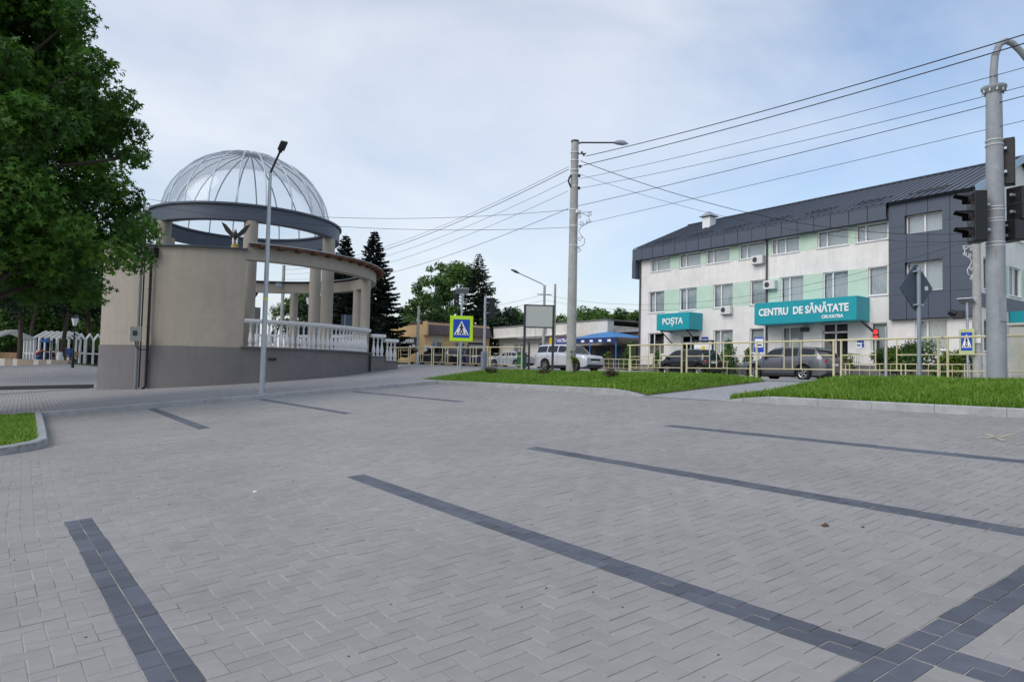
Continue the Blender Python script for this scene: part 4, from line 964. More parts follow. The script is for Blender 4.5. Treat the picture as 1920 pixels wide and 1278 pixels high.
# spruces and trees behind the rotunda and the town hall
for i, (px, dep, h, r, lab) in enumerate(((694, 58, 11.3, 3.9, 'tall dark spruce right behind the rotunda column'), (640, 62, 11.6, 3.9, 'dark spruce half hidden behind the rotunda roof'), (664, 50, 7.6, 3.0, 'short dark spruce seen through the rotunda opening'))):
    spruce('spruce_tree', lab, ground_at(px, 690, dep), h, r, 78, L_spruce, 70 + i, 'spruces behind the rotunda')
spruce('spruce_tree', 'lone dark spruce with ragged top behind the yellow town hall', ground_at(893, 690, 88), 14.5, 5.2, 34, L_spruce, 75, base=2.5, dens=.75)
for i, (px, dep, h, cr, cb, n, M, lab) in enumerate((
        (812, 88, 14.2, 3.6, 4.0, 3600, L_green, 'airy tall tree with thin crown left of the tall leafy tree'),
        (868, 92, 15.6, 5.2, 2.5, 9500, L_fresh, 'tall leafy bright green tree beside the ragged spruce'),
        (790, 80, 8.6, 4.2, .8, 6500, L_green, 'round bushy tree above the left end of the town hall'),
        (835, 84, 7.8, 4.0, .8, 6000, L_green, 'bushy green tree above the town hall roof'),
        (945, 86, 8.6, 4.4, .8, 7000, L_dark, 'dark bushy tree above the town hall right end'),
        (740, 74, 5.2, 2.2, .6, 2200, L_fresh, 'small thin tree between the spruce and the town hall'),
        (985, 92, 8.4, 4.2, .8, 5000, L_fresh, 'light green tree behind the blank board'),
        (1022, 90, 7.4, 3.8, .8, 5000, L_fresh, 'light green tree behind the plain thin pole'),
        (1052, 84, 7.0, 3.2, .8, 4500, L_green, 'green tree just left of the concrete pole above the shops'),
        (1100, 80, 7.0, 3.8, .8, 6000, L_fresh, 'green tree just right of the concrete pole above the shops'),
        (1142, 78, 7.3, 3.8, .8, 6500, L_green, 'taller green tree above the end of the white parapet'),
        (1122, 84, 7.6, 3.6, .8, 5000, L_fresh, 'bright green tree between two darker ones above the shops'),
        (1162, 82, 7.7, 3.4, .8, 5000, L_fresh, 'light green tree just left of the health centre corner tree'),
        (962, 95, 8.2, 3.4, .8, 4000, L_fresh, 'light green tree right of the dark bushy tree'),
        (1180, 76, 7.4, 3.6, .8, 6000, L_green, 'green tree against the corner of the health centre'),
        (560, 66, 7.5, 3.0, 1.0, 4000, L_green, 'green tree seen through the rotunda between its columns'),
        (600, 60, 6.5, 2.6, .8, 3500, L_dark, 'dark green shrub tree behind the rotunda lantern'))):
    broadleaf('background_tree', lab, ground_at(px, 690, dep), h, cr, cb, n, .30 if dep > 70 else .22, M, 90 + i, .16, 30, group='trees behind the buildings')
# bare tree seen through the rotunda
bt = thing('bare_tree', 'leafless branching tree seen through the rotunda opening', 'tree', ground_at(508, 690, 66)); mb = MB(); gg = random.Random(8)
def twig(p, d, L, r, n):
    e = p + d * L; mb.tube([p, (p + e) / 2 + Vector((gg.uniform(-.05, .05), gg.uniform(-.05, .05), .03)) * L, e], [r, r * .8, r * .55], 5, False)
    if n: [twig(p + d * L * gg.uniform(.55, 1), (d + Vector((gg.uniform(-.7, .7), gg.uniform(-.7, .7), gg.uniform(-.1, .6)))).normalized(), L * .68, r * .55, n - 1) for _ in range(3)]
twig(Vector((0, 0, 0)), Vector((0, 0, 1)), 2.6, .16, 5); mb.build('branches', M_bark, bt, 50)

# ------------------------------------------------------------------ shrubs
def shrub(name, label, loc, r, h, n, ls, M, seed, group=None, cat='shrub'):
    g_ = random.Random(seed); t = thing(name, label, cat, loc, 0, group)
    cl = [((g_.uniform(-.6, .6) * r, g_.uniform(-.6, .6) * r, h * g_.uniform(.3, .8)), r * g_.uniform(.3, .5)) for _ in range(14)]
    mb = MB()
    for c, q in cl[:9]: mb.tube([(0, 0, -.05), (c[0] * .5, c[1] * .5, c[2] * .5), c], [.025, .018, .008], 5)
    mb.build('stems', M_bark, t); link('foliage', crown_mesh('foliage', cl, n, ls, M, seed), t); return t
def thuja(label, loc, h, r, n, seed):
    g_ = np.random.default_rng(seed); t = thing('thuja', label, 'shrub', loc, 0, 'thujas along the health centre')
    MB().tube([(0, 0, -.1), (0, 0, h * .9)], [.05, .01], 6).build('stem', M_bark, t)
    cl = [((math.cos(a) * r * .35 * f, math.sin(a) * r * .35 * f, z), r * (.25 + .55 * f)) for z, f, a in [(h * (.08 + .88 * q), (1 - q) ** .7, q * 17) for q in np.linspace(0, 1, 16)]]
    link('foliage', crown_mesh('foliage', cl, n, .09, L_green, seed, flat=.1), t)
def gp(px, py, X): p = at_X(px, py, X); return (X, p.y, H(X, p.y) + .10)
thuja('large broad thuja between the two teal signs', gp(1366, 690, 35.6), 2.2, .8, 2600, 1)
thuja('pointed thuja right of the broad one near the ramp rail', gp(1403, 690, 35.8), 1.7, .5, 1500, 2)
thuja('thuja left of the post office entrance by the blue awning', gp(1180, 690, 35.8), 2.2, .7, 2200, 3)
thuja('small thuja under the first ground floor window', gp(1232, 690, 36), 1.5, .5, 1500, 4)
thuja('thuja beside the notice board', gp(1322, 690, 36.2), 2.0, .55, 1600, 5)
shrub('leafy_shrub', 'dark round shrub on a short stem below the clinic side window', gp(1665, 695, 35.8), .95, 1.9, 2600, .10, L_green, 11)
shrub('leafy_shrub', 'large dark shrub below the bay window', gp(1710, 695, 35.6), 1.3, 2.4, 4200, .10, L_green, 12)
shrub('leafy_shrub', 'yellow green sapling in front of the dark shrubs', gp(1682, 700, 34.8), .6, 1.9, 700, .10, L_lime, 13)
shrub('leafy_shrub', 'lime green bush behind the low yellow fence near the big pole', gp(1798, 700, 35), 1.0, 1.7, 2600, .10, L_lime, 14)
shrub('leafy_shrub', 'low green bush at the foot of the lime bush', gp(1768, 708, 34.9), .6, .9, 1200, .09, L_green, 15)
for i, (px, lab) in enumerate(((1295, 'thin young sapling in front of the black hatchback'), (1358, 'thin sapling in front of the broad thuja'), (1592, 'thin sapling behind the grey crossover'), (1140, 'light green sapling beside the blue shop'))):
    shrub('sapling', lab, gp(px, 700, 34.3), .32, 1.6, 260, .10, L_lime, 30 + i, 'saplings along the low yellow fence')
for i, (x, y, lab) in enumerate(((14.6, 18.5, 'small brown weed clump at the foot of the concrete pole'), (14.4, 15.0, 'dry brown weed clump in the middle of the left lawn'), (14.2, 21.2, 'small dark weed at the left end of the left lawn'))):
    shrub('weed_clump', lab, (x, y, lawnz(x, y)), .28, .32, 320, .05, leaf_mat('weed%d' % i, [(.03, .04, .012), (.07, .065, .03), (.12, .10, .05)], .2), 60 + i, 'weed clumps on the lawn', 'weed')
shrub('sapling', 'tiny bright sprout in front of the concrete pole', (15.55, 18.05, lawnz(15.5, 18)), .16, 1.0, 60, .10, L_lime, 66, cat='sapling')

# ------------------------------------------------------------------ railings
def railing(name, label, X, ys, h, bar=.022, post=.028, pattern='tall', dz=.05):
    t = thing(name, label, 'railing', (X, ys[0], H(X, ys[0]) + dz))
    Z = lambda y: H(X, y) + dz
    for a, b in zip(ys[:-1], ys[1:]):
        lo, hi = min(a, b) + .10, max(a, b) - .10
        for y in (lo, hi): mb = MB(); mb.tube([(X, y, Z(y) - .1), (X, y, Z(y) + h)], post, 8); mb.build('post', M_yellowp, t, 40, True)
        if pattern == 'tall':
            segs = [((X, lo, .28 * h), (X, hi, .28 * h)), ((X, lo, .63 * h), (X, lo + (hi - lo) * .40, .63 * h)), ((X, lo + (hi - lo) * .62, .63 * h), (X, hi, .63 * h))]
            segs += [((X, lo + (hi - lo) * f, .28 * h), (X, lo + (hi - lo) * f, h)) for f in (.40, .51, .62)]
        else:
            segs = [((X, lo, .18 * h), (X, hi, .18 * h)), ((X, lo, .58 * h), (X, hi, .58 * h))] + [((X, lo + (hi - lo) * f, .18 * h), (X, lo + (hi - lo) * f, h)) for f in (.2, .4, .6, .8)]
        for p, q in segs:
            mb = MB(); mb.tube([(p[0], p[1], Z(p[1]) + p[2]), (q[0], q[1], Z(q[1]) + q[2])], bar * .72, 6); mb.build('bar', M_yellowp, t, 40, True)
        mb = MB(); y0_, y1_ = min(a, b) - .02, max(a, b) + .02; mb.tube([(X, y0_, Z(y0_) + h), (X, y1_, Z(y1_) + h)], bar * 1.15, 8); mb.build('top_rail', M_yellowp, t, 40, True)
    return t
railing('pipe_railing', 'tall cream yellow pipe railing along the right lawn', 17.15, [17.05, 14.55, 12.0, 9.5, 7.0, 4.5, 2.0], 1.06)
railing('pipe_railing', 'tall cream yellow pipe railing behind the crossing sign', 17.0, [23.0, 25.6, 28.2, 30.8, 33.4, 36.0], 1.06)
railing('low_fence', 'low cream pipe fence in front of the health centre', 34.0, [7.5, 10.2, 12.9, 15.6, 18.3, 21.0, 23.7], .78, .02, .028, 'low', .1)
railing('low_fence', 'low cream pipe fence in front of the post office and blue shop', 34.0, [25.5, 28.2, 30.9, 33.6, 36.3, 39.0, 41.5], .78, .02, .028, 'low', .1)

# ------------------------------------------------------------------ poles and lamps
def H2(x, y): return H(x, y)
lp = thing('street_lamp', 'slim galvanised street lamp with angled arm in front of the rotunda', 'street lamp', (6.15, 22.15, H(6.15, 22.15) + .12))
MB().tube([(0, 0, 0), (0, 0, 4.4), (0, 0, 7.10)], [.085, .068, .048], 14).build('pole', M_steel, lp, 40)
MB().tube([(0, 0, 7.06), (0, -.98, 7.52)], .035, 8).build('arm', M_darkgrey, lp, 40)
mb = MB(); d = Vector((0, -.9, .44)).normalized(); c = Vector((0, -1.20, 7.62)); mb.obox(c, d * .20, Vector((1, 0, 0)) * .11, d.cross(Vector((1, 0, 0))) * .035); mb.build('lamp_head', M_darkgrey, lp, None, False, .03)
mb = MB(); mb.obox(Vector((0, -.99, 7.53)), d * .06, Vector((1, 0, 0)) * .05, d.cross(Vector((1, 0, 0))) * .05); mb.build('joint', M_black, lp, None, False, .01)
MB().lathe([(.16, 0), (.16, .015), (.10, .02), (.10, .05)], (0, 0, 0), 14).build('base_plate', M_steel, lp)
mb = MB(); mb.lathe([(.0745, 0), (.0745, .10)], (0, 0, 2.95), 14); mb.build('sticker', mat('sticker_yellow', (.70, .62, .05), .6), lp)

PX, PY_ = 16.0, 18.75; pz = H(PX, PY_) + .1
cp = thing('concrete_pole', 'tall tapered concrete pole with lamp arm and scroll ornament on the left lawn', 'utility pole', (PX, PY_, pz))
MB().tube([(0, 0, -.2), (0, 0, 4), (0, 0, 8.55)], [.18, .16, .135], 20).build('shaft', M_concrete, cp, 40)
MB().lathe([(.15, 8.50), (.15, 8.56), (.03, 8.60)], (0, 0, 0), 16).build('cap', M_darkgrey, cp, 40)
MB().tube([(.1, 0, 8.45), (.28, 0, 8.55), (2.0, .0, 8.92)], .03, 8).build('lamp_arm', M_darkgrey, cp, 40)
mb = MB(); mb.tube([(1.95, 0, 8.91), (2.15, 0, 8.96), (2.45, 0, 9.01), (2.7, 0, 9.03)], [.04, .09, .10, .02], 10); o = mb.build('lamp_head', M_steel, cp, 40)
for z in (8.1, 7.8, 7.45, 7.3, 6.85, 6.0, 5.4, 4.7): MB().lathe([(.158, z), (.158, z + .03)], (0, 0, 0), 16).build('steel_band', M_sill, cp)
mb = MB(); mb.tube([(-.16 - .11 * math.sin(t), 0, 7.25 - .42 * t / math.pi) for t in [math.pi * q / 10 for q in range(11)]], .03, 6); mb.build('cable_coil', M_black, cp, 40)
MB().obox((.06, -.17, 5.92), (.09, 0, 0), (0, .07, 0), (0, 0, .06)).build('security_camera', M_white, cp, None, False, .02)
for (dx, z) in ((.28, 8.05), (.36, 7.98), (.22, 7.55), (.2, 7.2), (.2, 6.75)): MB().lathe([(.03, 0), (.045, .05), (.03, .10)], (dx * .6, -dx * .7, z), 8).build('insulator', M_black, cp, 40)
mb = MB(); mb.bar((.0, -.1, 8.05), (.25, -.35, 8.05), .03); mb.bar((0, -.1, 7.6), (.18, -.25, 7.6), .03); mb.build('bracket', M_darkgrey, cp)
def spiral(c, r0, turns, a0, s=1, n=22): return [(c[0] + r0 * (1 - .75 * t) * math.cos(a0 + s * t * turns * 6.283), c[1] + r0 * (1 - .75 * t) * math.sin(a0 + s * t * turns * 6.283)) for t in [k / (n - 1) for k in range(n)]]
def scroll(par, M, dirv, off, z0, sc=1.0, sx=1.0):
    d = Vector(dirv).normalized(); f = lambda u, w: d * (off + u * sc * sx) + Vector((0, 0, z0 + w * sc))
    curves = [[(0, 1.55), (.35, 1.5), (.62, 1.3), (.70, 1.0), (.5, .75), (.22, .62), (.1, .3), (.25, 0), (.45, -.3), (.4, -.65), (.15, -.8), (0, -.7)],
              spiral((.68, 1.45), .14, 1.1, -2.5), spiral((.62, .98), .16, 1.2, 0, -1), spiral((.28, .82), .17, 1.2, 1.2, 1), spiral((.12, 1.32), .13, 1.1, 3.0, -1), spiral((.18, -.25), .16, 1.1, .5, 1), spiral((.12, -1.0), .17, 1.2, 1.4, 1), [(0, 1.62), (.8, 1.6)], [(0, -.7), (.1, -.9), (.25, -1.0)]]
    mb = MB()
    for c in curves: mb.tube([f(u, w) for u, w in c], .014, 5)
    mb.build('scroll_ornament', M, par, 40)
scroll(cp, M_steel, (.45, -.89, 0), .14, 5.05, .52, 1.35)

p2 = at_X(1832, 600, 33.9); pB = thing('concrete_pole', 'grey concrete pole with white scroll ornament across the road near the big traffic column', 'utility pole', (33.9, p2.y, H(33.9, p2.y) + .05))
MB().tube([(0, 0, -.2), (0, 0, 8.4)], [.19, .145], 16).build('shaft', M_concrete, pB, 40)
scroll(pB, M_white, (-.814, .581, 0), .16, 5.15, .55)
MB().box(-.2, -.16, -.2, .1, 1.75, 2.1).build('paper_notice', M_white, pB)
def plain_pole(px, py, X, ytop, r, label, lamp=None, nm='utility_pole', white=0):
    b = at_X(px, py, X); zt = at_X(px, ytop, X).z; z0 = H(X, b.y) - .05; t = thing(nm, label, 'utility pole', (X, b.y, z0)); hgt_ = zt - z0
    MB().tube([(0, 0, -.1), (0, 0, hgt_)], [r, r * .75], 12).build('shaft', M_concrete, t, 40)
    if white: MB().lathe([(r * 1.06, 0), (r * 1.04, white)], (0, 0, 0), 12).build('whitewash', M_white, t, 40)
    if lamp:
        MB().tube([(0, 0, hgt_ - .1), (lamp[0] * .1, lamp[1] * .1, hgt_ + .1), (lamp[0], lamp[1], hgt_ + lamp[2])], .035, 6).build('lamp_arm', M_darkgrey, t, 40)
        e = Vector((lamp[0], lamp[1], hgt_ + lamp[2])); dn = Vector((lamp[0], lamp[1], lamp[2])).normalized(); MB().tube([e, e + dn * .3, e + dn * .7], [.05, .11, .05], 8).build('lamp_head', M_darkgrey, t, 40)
        mb = MB(); mb.bar((-.5, .3, hgt_ - .75), (.5, -.3, hgt_ - .75), .06); mb.build('cross_arm', M_darkgrey, t)
    return t, zt
farlamp, fz = plain_pole(1018, 690, 33.6, 535, .13, 'far concrete pole with lamp arm reaching left above the blank board', (-1.75, 1.1, .9))
plain_pole(1038, 690, 34.6, 533, .12, 'plain concrete pole between the blank board and the big concrete pole')
plain_pole(782, 684, 27.5, 574, .14, 'pole with whitewashed base in front of the town hall sign', white=1.2)
pfar, pfz = plain_pole(525, 690, 16.0, 500, .16, 'distant concrete pole seen through the rotunda opening')

def rusty(name, col, *a, **k):
    M = mat(name, col, *a, **k); t = M.node_tree; P = t.nodes['Principled BSDF']; src = P.inputs['Base Color'].links[0].from_socket
    co = t.nodes.new('ShaderNodeTexCoord'); mp_ = t.nodes.new('ShaderNodeMapping'); mp_.inputs['Scale'].default_value = (7, 7, .9)
    n = t.nodes.new('ShaderNodeTexNoise'); n.inputs['Scale'].default_value = 1.3; n.inputs['Detail'].default_value = 8; n.inputs['Roughness'].default_value = .7
    rp_ = t.nodes.new('ShaderNodeValToRGB'); rp_.color_ramp.elements[0].position = .60; rp_.color_ramp.elements[1].position = .74; rp_.color_ramp.elements[1].color = (.8, .8, .8, 1)
    mi = t.nodes.new('ShaderNodeMix'); mi.data_type = 'RGBA'; mi.inputs['B'].default_value = (.23, .15, .07, 1)
    t.links.new(co.outputs['Object'], mp_.inputs['Vector']); t.links.new(mp_.outputs['Vector'], n.inputs['Vector']); t.links.new(n.outputs['Fac'], rp_.inputs['Fac'])
    t.links.new(rp_.outputs['Color'], mi.inputs['Factor']); t.links.new(src, mi.inputs['A']); t.links.new(mi.outputs['Result'], P.inputs['Base Color']); return M
# big galvanised traffic column, right
BX, BY = 16.12, 5.58; bz = lawnz(BX, BY) - .05
bp = thing('traffic_column', 'thick rusty grey steel column with curved top at the right edge', 'pole', (BX, BY, bz))
M_gal = rusty('column_grey_paint', (.30, .325, .36), .6, .10, 6, .15, 60, stain=.22, sscale=1.4)
MB().tube([(0, 0, -.1), (0, 0, 3), (0, 0, 6.15)], [.18, .168, .142], 28).build('shaft', M_gal, bp, 40)
MB().lathe([(.15, 6.05), (.21, 6.12), (.23, 6.15), (.23, 6.19), (.07, 6.2)], (0, 0, 0), 24).build('flange', M_gal, bp, 40)
for k in range(10): a = 6.283 * k / 10; MB().obox((.20 * math.cos(a), .20 * math.sin(a), 6.10), (.012, 0, 0), (0, .012, 0), (0, 0, .04)).build('bolt', M_steel, bp)
dA = Vector((.75, -.45, 0)).normalized()
MB().tube([dA * u_ + Vector((0, 0, 6.19 + w_)) for u_, w_ in ((0, 0), (.0, .35), (.03, .65), (.12, .9), (.27, 1.0), (.42, .96), (.6, .80), (.95, .40))], [.075, .072, .07, .068, .065, .063, .06, .058], 14).build('curved_arm', M_gal, bp, 50)
for z in (4.95, 5.05, 3.60, 3.66, 3.36, 2.86, 2.93, 3.42): MB().lathe([(.183 - z * .003, z), (.183 - z * .003, z + .014)], (0, 0, 0), 24).build('steel_band', M_sill, bp)
mb = MB(); a = R(238); mb.obox((.187 * math.cos(a), .187 * math.sin(a), 1.55), Vector((-math.sin(a), math.cos(a), 0)) * .06, Vector((math.cos(a), math.sin(a), 0)) * .006, (0, 0, .24)); mb.build('service_door', M_gal, bp)

M_lensd = mat('lens_dark', (.03, .02, .02), .2); M_red = emit_mat('red_lamp', (.9, .03, .03), 1.6)
def traffic_light(label, loc, face, n=3, lit=None, s=1.0, board=False, group=None):
    t = thing('traffic_light', label, 'traffic light', loc, math.atan2(face[1], face[0]), group); hh = n * .31 * s
    MB().box(-.13 * s, .09 * s, -.15 * s, .15 * s, 0, hh).build('housing', M_black, t, None, False, .02)
    for k in range(n - 1): MB().box(-.137 * s, -.129 * s, -.151 * s, .151 * s, hh * (k + 1) / n - .006, hh * (k + 1) / n + .006).build('seam', M_darkgrey, t)
    for k in range(n):
        zc = hh * (k + .5) / n; rr = .115 * s; mb = MB(); m_ = 12; V = []
        for (dx, cut) in ((.09, 0), (.34, 1)):
            for q in range(m_ + 1):
                a = R(-20 + 220 * q / m_); V.append(((dx - (.16 if cut and (q < 3 or q > m_ - 3) else 0)) * s, rr * 1.12 * math.cos(a), zc + rr * 1.12 * math.sin(a)))
        mb.add(V, [(q, q + 1, m_ + 2 + q, m_ + 1 + q) for q in range(m_)]); mb.build('visor', M_black, t, 50)
        mb = MB(); mb.face(*[(.094 * s, rr * math.cos(6.283 * q / 16), zc + rr * math.sin(6.283 * q / 16)) for q in range(16)]); mb.build('lens', M_red if lit and k in lit else M_lensd, t)
    if board: MB().box(.075, .085, -.28, .28, -.1, hh + .1).build('backboard', M_black, t)
    MB().bar((-.12, 0, hh * .75), (-.26, 0, hh * .75), .05).build('bracket', M_steel, t)
    MB().bar((-.12, 0, hh * .25), (-.26, 0, hh * .25), .05).build('bracket', M_steel, t)
    return t
traffic_light('black traffic light on the left side of the thick column', (BX - .40, BY + .20, bz + 2.92), (-.70, .71), 3, s=1.12)
traffic_light('black traffic light high on the right side of the thick column', (BX + .30, BY - .10, bz + 4.15), (.85, .25), 3, s=1.05)
traffic_light('black traffic light at mid height right of the thick column', (BX + .42, BY - .28, bz + 3.40), (.9, -.2), 2, s=1.12)
traffic_light('small black pedestrian light low on the right of the column', (BX + .33, BY - .20, bz + 2.98), (.9, -.3), 1, s=1.35)

# diamond priority sign seen from behind
ds = thing('diamond_sign', 'diamond road sign seen from its grey back on a steel post', 'road sign', (15.75, 6.9, lawnz(15.75, 6.9) - .05))
MB().tube([(0, 0, -.1), (0, 0, 2.55)], .042, 12).build('post', mat('post_grey', (.27, .32, .38), .5, .06, metal=.3), ds, 40)
fd = Vector((.36, .933, 0)); sd_ = Vector((-fd.y, fd.x, 0)); mb = MB(); q = .47
dpts = [(-q, 0), (-q + .04, -.06), (-.05, -q * 1.06), (.05, -q * 1.06), (q - .04, -.06), (q, 0), (q - .04, .06), (.05, q * 1.06), (-.05, q * 1.06), (-q + .04, .06)]
c0 = Vector((0, 0, 2.10)) + fd * .06
A_ = [c0 + sd_ * u_ * .92 + Vector((0, 0, w_)) for u_, w_ in dpts]; B_ = [p + fd * .03 for p in A_]
mb.add(A_ + B_, [tuple(range(9, -1, -1)), tuple(range(10, 20))] + [(i, (i + 1) % 10, 10 + (i + 1) % 10, 10 + i) for i in range(10)])
M_back = mat('sign_back_grey', (.085, .11, .15), .5, .06, 4, metal=.3); mb.build('sign_plate', M_back, ds)
for z in (1.72, 2.45): mb = MB(); mb.obox(Vector((0, 0, z)) + fd * .02, sd_ * .10, fd * .055, (0, 0, .018)); mb.build('clamp', M_steel, ds)
mb = MB(); mb.obox(c0 - fd * .004 - sd_ * .26, sd_ * .045, fd * .001, (0, 0, .045)); mb.build('sticker', M_sill, ds)

# pedestrian crossing sign (fluorescent), with solar panel
M_fluo = mat('fluorescent_yellow', (.55, .85, .02), .5, .03); M_sblue = mat('sign_blue_bright', (.01, .07, .48), .4, .03)
def crossing_sign(label, loc, face, s, zc, hpole, w=1.0, bg=None, solar=True):
    t = thing('crossing_sign', label, 'road sign', loc, math.atan2(face[1], face[0]))
    MB().tube([(0, 0, -.1), (0, 0, hpole)], .05, 12).build('post', M_steel, t, 40)
    X0 = .07
    MB().box(X0, X0 + .03, -s / 2 * w, s / 2 * w, zc - s * .55, zc + s * .55).build('backing_board', bg or M_fluo, t, None, False, .025)
    MB().box(X0 + .031, X0 + .036, -s * .36 * w, s * .36 * w, zc - s * .40, zc + s * .40).build('blue_field', M_sblue, t)
    k = s * .8; x = X0 + .040; f = lambda y, z, dx=0: (x + dx, y * k * w, zc + z * k)
    mb = MB(); mb.face(f(-.40, -.34), f(.40, -.34), f(0, .42)); mb.build('white_triangle', M_lett, t)
    mb = MB(); dx = .004
    mb.face(*[f(.055 * math.cos(6.283 * q / 12) + .0, .22 + .055 * math.sin(6.283 * q / 12), dx) for q in range(12)])
    for P_ in ([(-.06, .15), (.05, .16), (.07, -.02), (-.05, -.02)], [(-.05, .14), (-.13, .02), (-.10, 0), (-.02, .10)], [(.05, .14), (.13, .05), (.11, .02), (.04, .09)], [(-.05, -.02), (.02, -.02), (-.08, -.28), (-.14, -.27)], [(0, -.02), (.07, -.02), (.12, -.27), (.06, -.28)],
               [(-.33, -.32), (-.25, -.32), (-.21, -.2), (-.26, -.2)], [(-.2, -.32), (-.13, -.32), (-.11, -.29), (-.17, -.29)], [(-.04, -.32), (.04, -.32), (.03, -.2), (-.03, -.2)], [(.14, -.32), (.2, -.32), (.17, -.29), (.11, -.29)], [(.25, -.32), (.33, -.32), (.26, -.2), (.21, -.2)]):
        mb.face(*[f(a_, b_, dx) for a_, b_ in P_])
    mb.build('walker_figure', M_black, t)
    if solar: mb = MB(); mb.obox((.05, 0, hpole + .05), (.26, 0, .10), (0, .30, 0), (-.006, 0, .015)); mb.build('solar_panel', M_steel, t)
    return t
c = at_X(863, 691, 16.6); tocam = Vector((-c.x, -c.y, 0)).normalized()
cs = crossing_sign('square fluorescent pedestrian crossing sign with blue field on a steel post', (16.6, c.y, H(16.6, c.y) + .1), (-.45, -.89), 1.08, at_X(865, 616, 16.6).z - H(16.6, c.y) - .1, at_X(863, 548, 16.6).z - H(16.6, c.y) - .1)
c = at_X(1814, 640, 33.6)
cs = crossing_sign('narrow pedestrian crossing sign seen at an angle across the road', (33.6, c.y, H(33.6, c.y) + .1), (-.95, -.05), 1.0, at_X(1816, 640, 33.6).z - H(33.6, c.y) - .1, 3.5, .6, mat('pale_fluo', (.48, .55, .28), .5))
mb = MB(); mb.obox((.2, -.28, 2.95), (.10, 0, .02), (0, .22, 0), (-.02, 0, .16)); mb.tube([(.2, -.4, 2.98), (.3, -.62, 3.1)], [.17, .13], 10); mb.build('beacon_lamp', M_black, cs)
# signal poles
c = at_X(907, 694, 16.4); sp = thing('signal_post', 'grey signal post with box base left of the lawn', 'pole', (16.4, c.y, H(16.4, c.y) + .1)); zt = at_X(907, 556, 16.4).z - sp.location.z
MB().tube([(0, 0, 0), (0, 0, zt)], .06, 12).build('shaft', M_steel, sp, 40); MB().box(-.11, .11, -.11, .11, 0, .85).build('base_box', mat('box_slate', (.20, .23, .27), .5), sp, None, False, .02)
traffic_light('black traffic light on the grey signal post by the left lawn', (16.4 + .22, c.y - .16, at_X(907, 597, 16.4).z), (.93, .1), 3, s=.98)
traffic_light('black traffic light behind the fluorescent crossing sign', (16.75, at_X(855, 600, 16.75).y, at_X(855, 574, 16.75).z), (.5, .86), 3, s=.85)
c = at_X(1661, 700, 33.7); rp = thing('signal_post', 'thin grey signal post across the road in front of the clinic', 'pole', (33.7, c.y, H(33.7, c.y) + .1)); zt = at_X(1661, 612, 33.7).z - rp.location.z
MB().tube([(0, 0, 0), (0, 0, zt)], .075, 12).build('shaft', M_steel, rp, 40)
traffic_light('pedestrian light showing two red lamps across the road', (33.7 - .10, c.y + .42, at_X(1650, 638, 33.7).z), (-.93, -.35), 2, lit=(0, 1), s=.88)
# bus stop sign
c = at_X(1423, 690, 33.8); bs = thing('bus_stop_sign', 'blue and white bus stop sign in front of the clinic', 'road sign', (33.8, c.y, H(33.8, c.y) + .1), math.atan2(-.45, -.89))
zb = at_X(1423, 660, 33.8).z - bs.location.z; zt = at_X(1423, 632, 33.8).z - bs.location.z
MB().tube([(0, 0, 0), (0, 0, zt)], .03, 8).build('post', M_steel, bs, 40); MB().box(.03, .05, -.26, .26, zb, zt).build('sign_plate', M_sblue, bs, None, False, .015)
MB().box(.051, .056, -.22, .22, zb + (zt - zb) * .32, zt - .09).build('white_field', M_lett, bs); mb = MB(); mb.box(.057, .060, -.15, .15, zb + (zt - zb) * .42, zb + (zt - zb) * .52); mb.build('bus_symbol', M_black, bs)
# blank board, bin
bL = at_X(982, 697, 16.4); bR = Vector((16.4 + .95, bL.y - .68, 0)); zg = lawnz(16.4, bL.y)
bb = thing('blank_board', 'blank grey notice board between two dark posts on the left lawn', 'notice board', (bL.x, bL.y, zg)); e = Vector((.98, -.62, 0))
z1, z0_ = at_X(982, 572, 16.4).z - zg, at_X(982, 613, 16.4).z - zg
for k in (0, 1): MB().obox(e * k + Vector((0, 0, (z1 - .05) / 2)), (.035, 0, 0), (0, .035, 0), (0, 0, (z1 + .1) / 2)).build('post', M_darkgrey, bb)
mb = MB(); en = e.normalized(); nn = Vector((-en.y, en.x, 0)); L_ = e.length
mb.obox(e / 2 + Vector((0, 0, (z0_ + z1) / 2)), en * (L_ / 2 - .04), nn * .02, (0, 0, (z1 - z0_) / 2 - .02)); mb.build('panel', mat('board_grey', (.50, .52, .49), .6, .03), bb)
mb = MB(); mb.bar(Vector((0, 0, z1)) + en * .036, e + Vector((0, 0, z1)) - en * .036, .05); mb.build('frame_bar', M_darkgrey, bb); mb = MB(); mb.bar(Vector((0, 0, z0_)) + en * .036, e + Vector((0, 0, z0_)) - en * .036, .05); mb.build('frame_bar', M_darkgrey, bb)
c = at_X(976, 690, 17.3); bn = thing('litter_bin', 'green metal litter bin hung on a dark post beside the blank board', 'bin', (17.3, c.y, H(17.3, c.y)))
MB().tube([(.30, -.18, 0), (.30, -.18, 1.25)], .045, 8).build('post', M_darkgrey, bn, 40); MB().lathe([(.05, 1.25), (.05, 1.28), (.01, 1.31)], (.30, -.18, 0), 8).build('post_cap', M_darkgrey, bn)
MB().box(-.12, .18, -.20, .14, .22, .82).build('bin_body', mat('bin_green', (.01, .13, .06), .5, .1), bn, None, False, .03); MB().box(-.13, .19, -.21, .15, .825, .86).build('rim', mat('bin_green_dark', (.01, .08, .04), .5), bn)
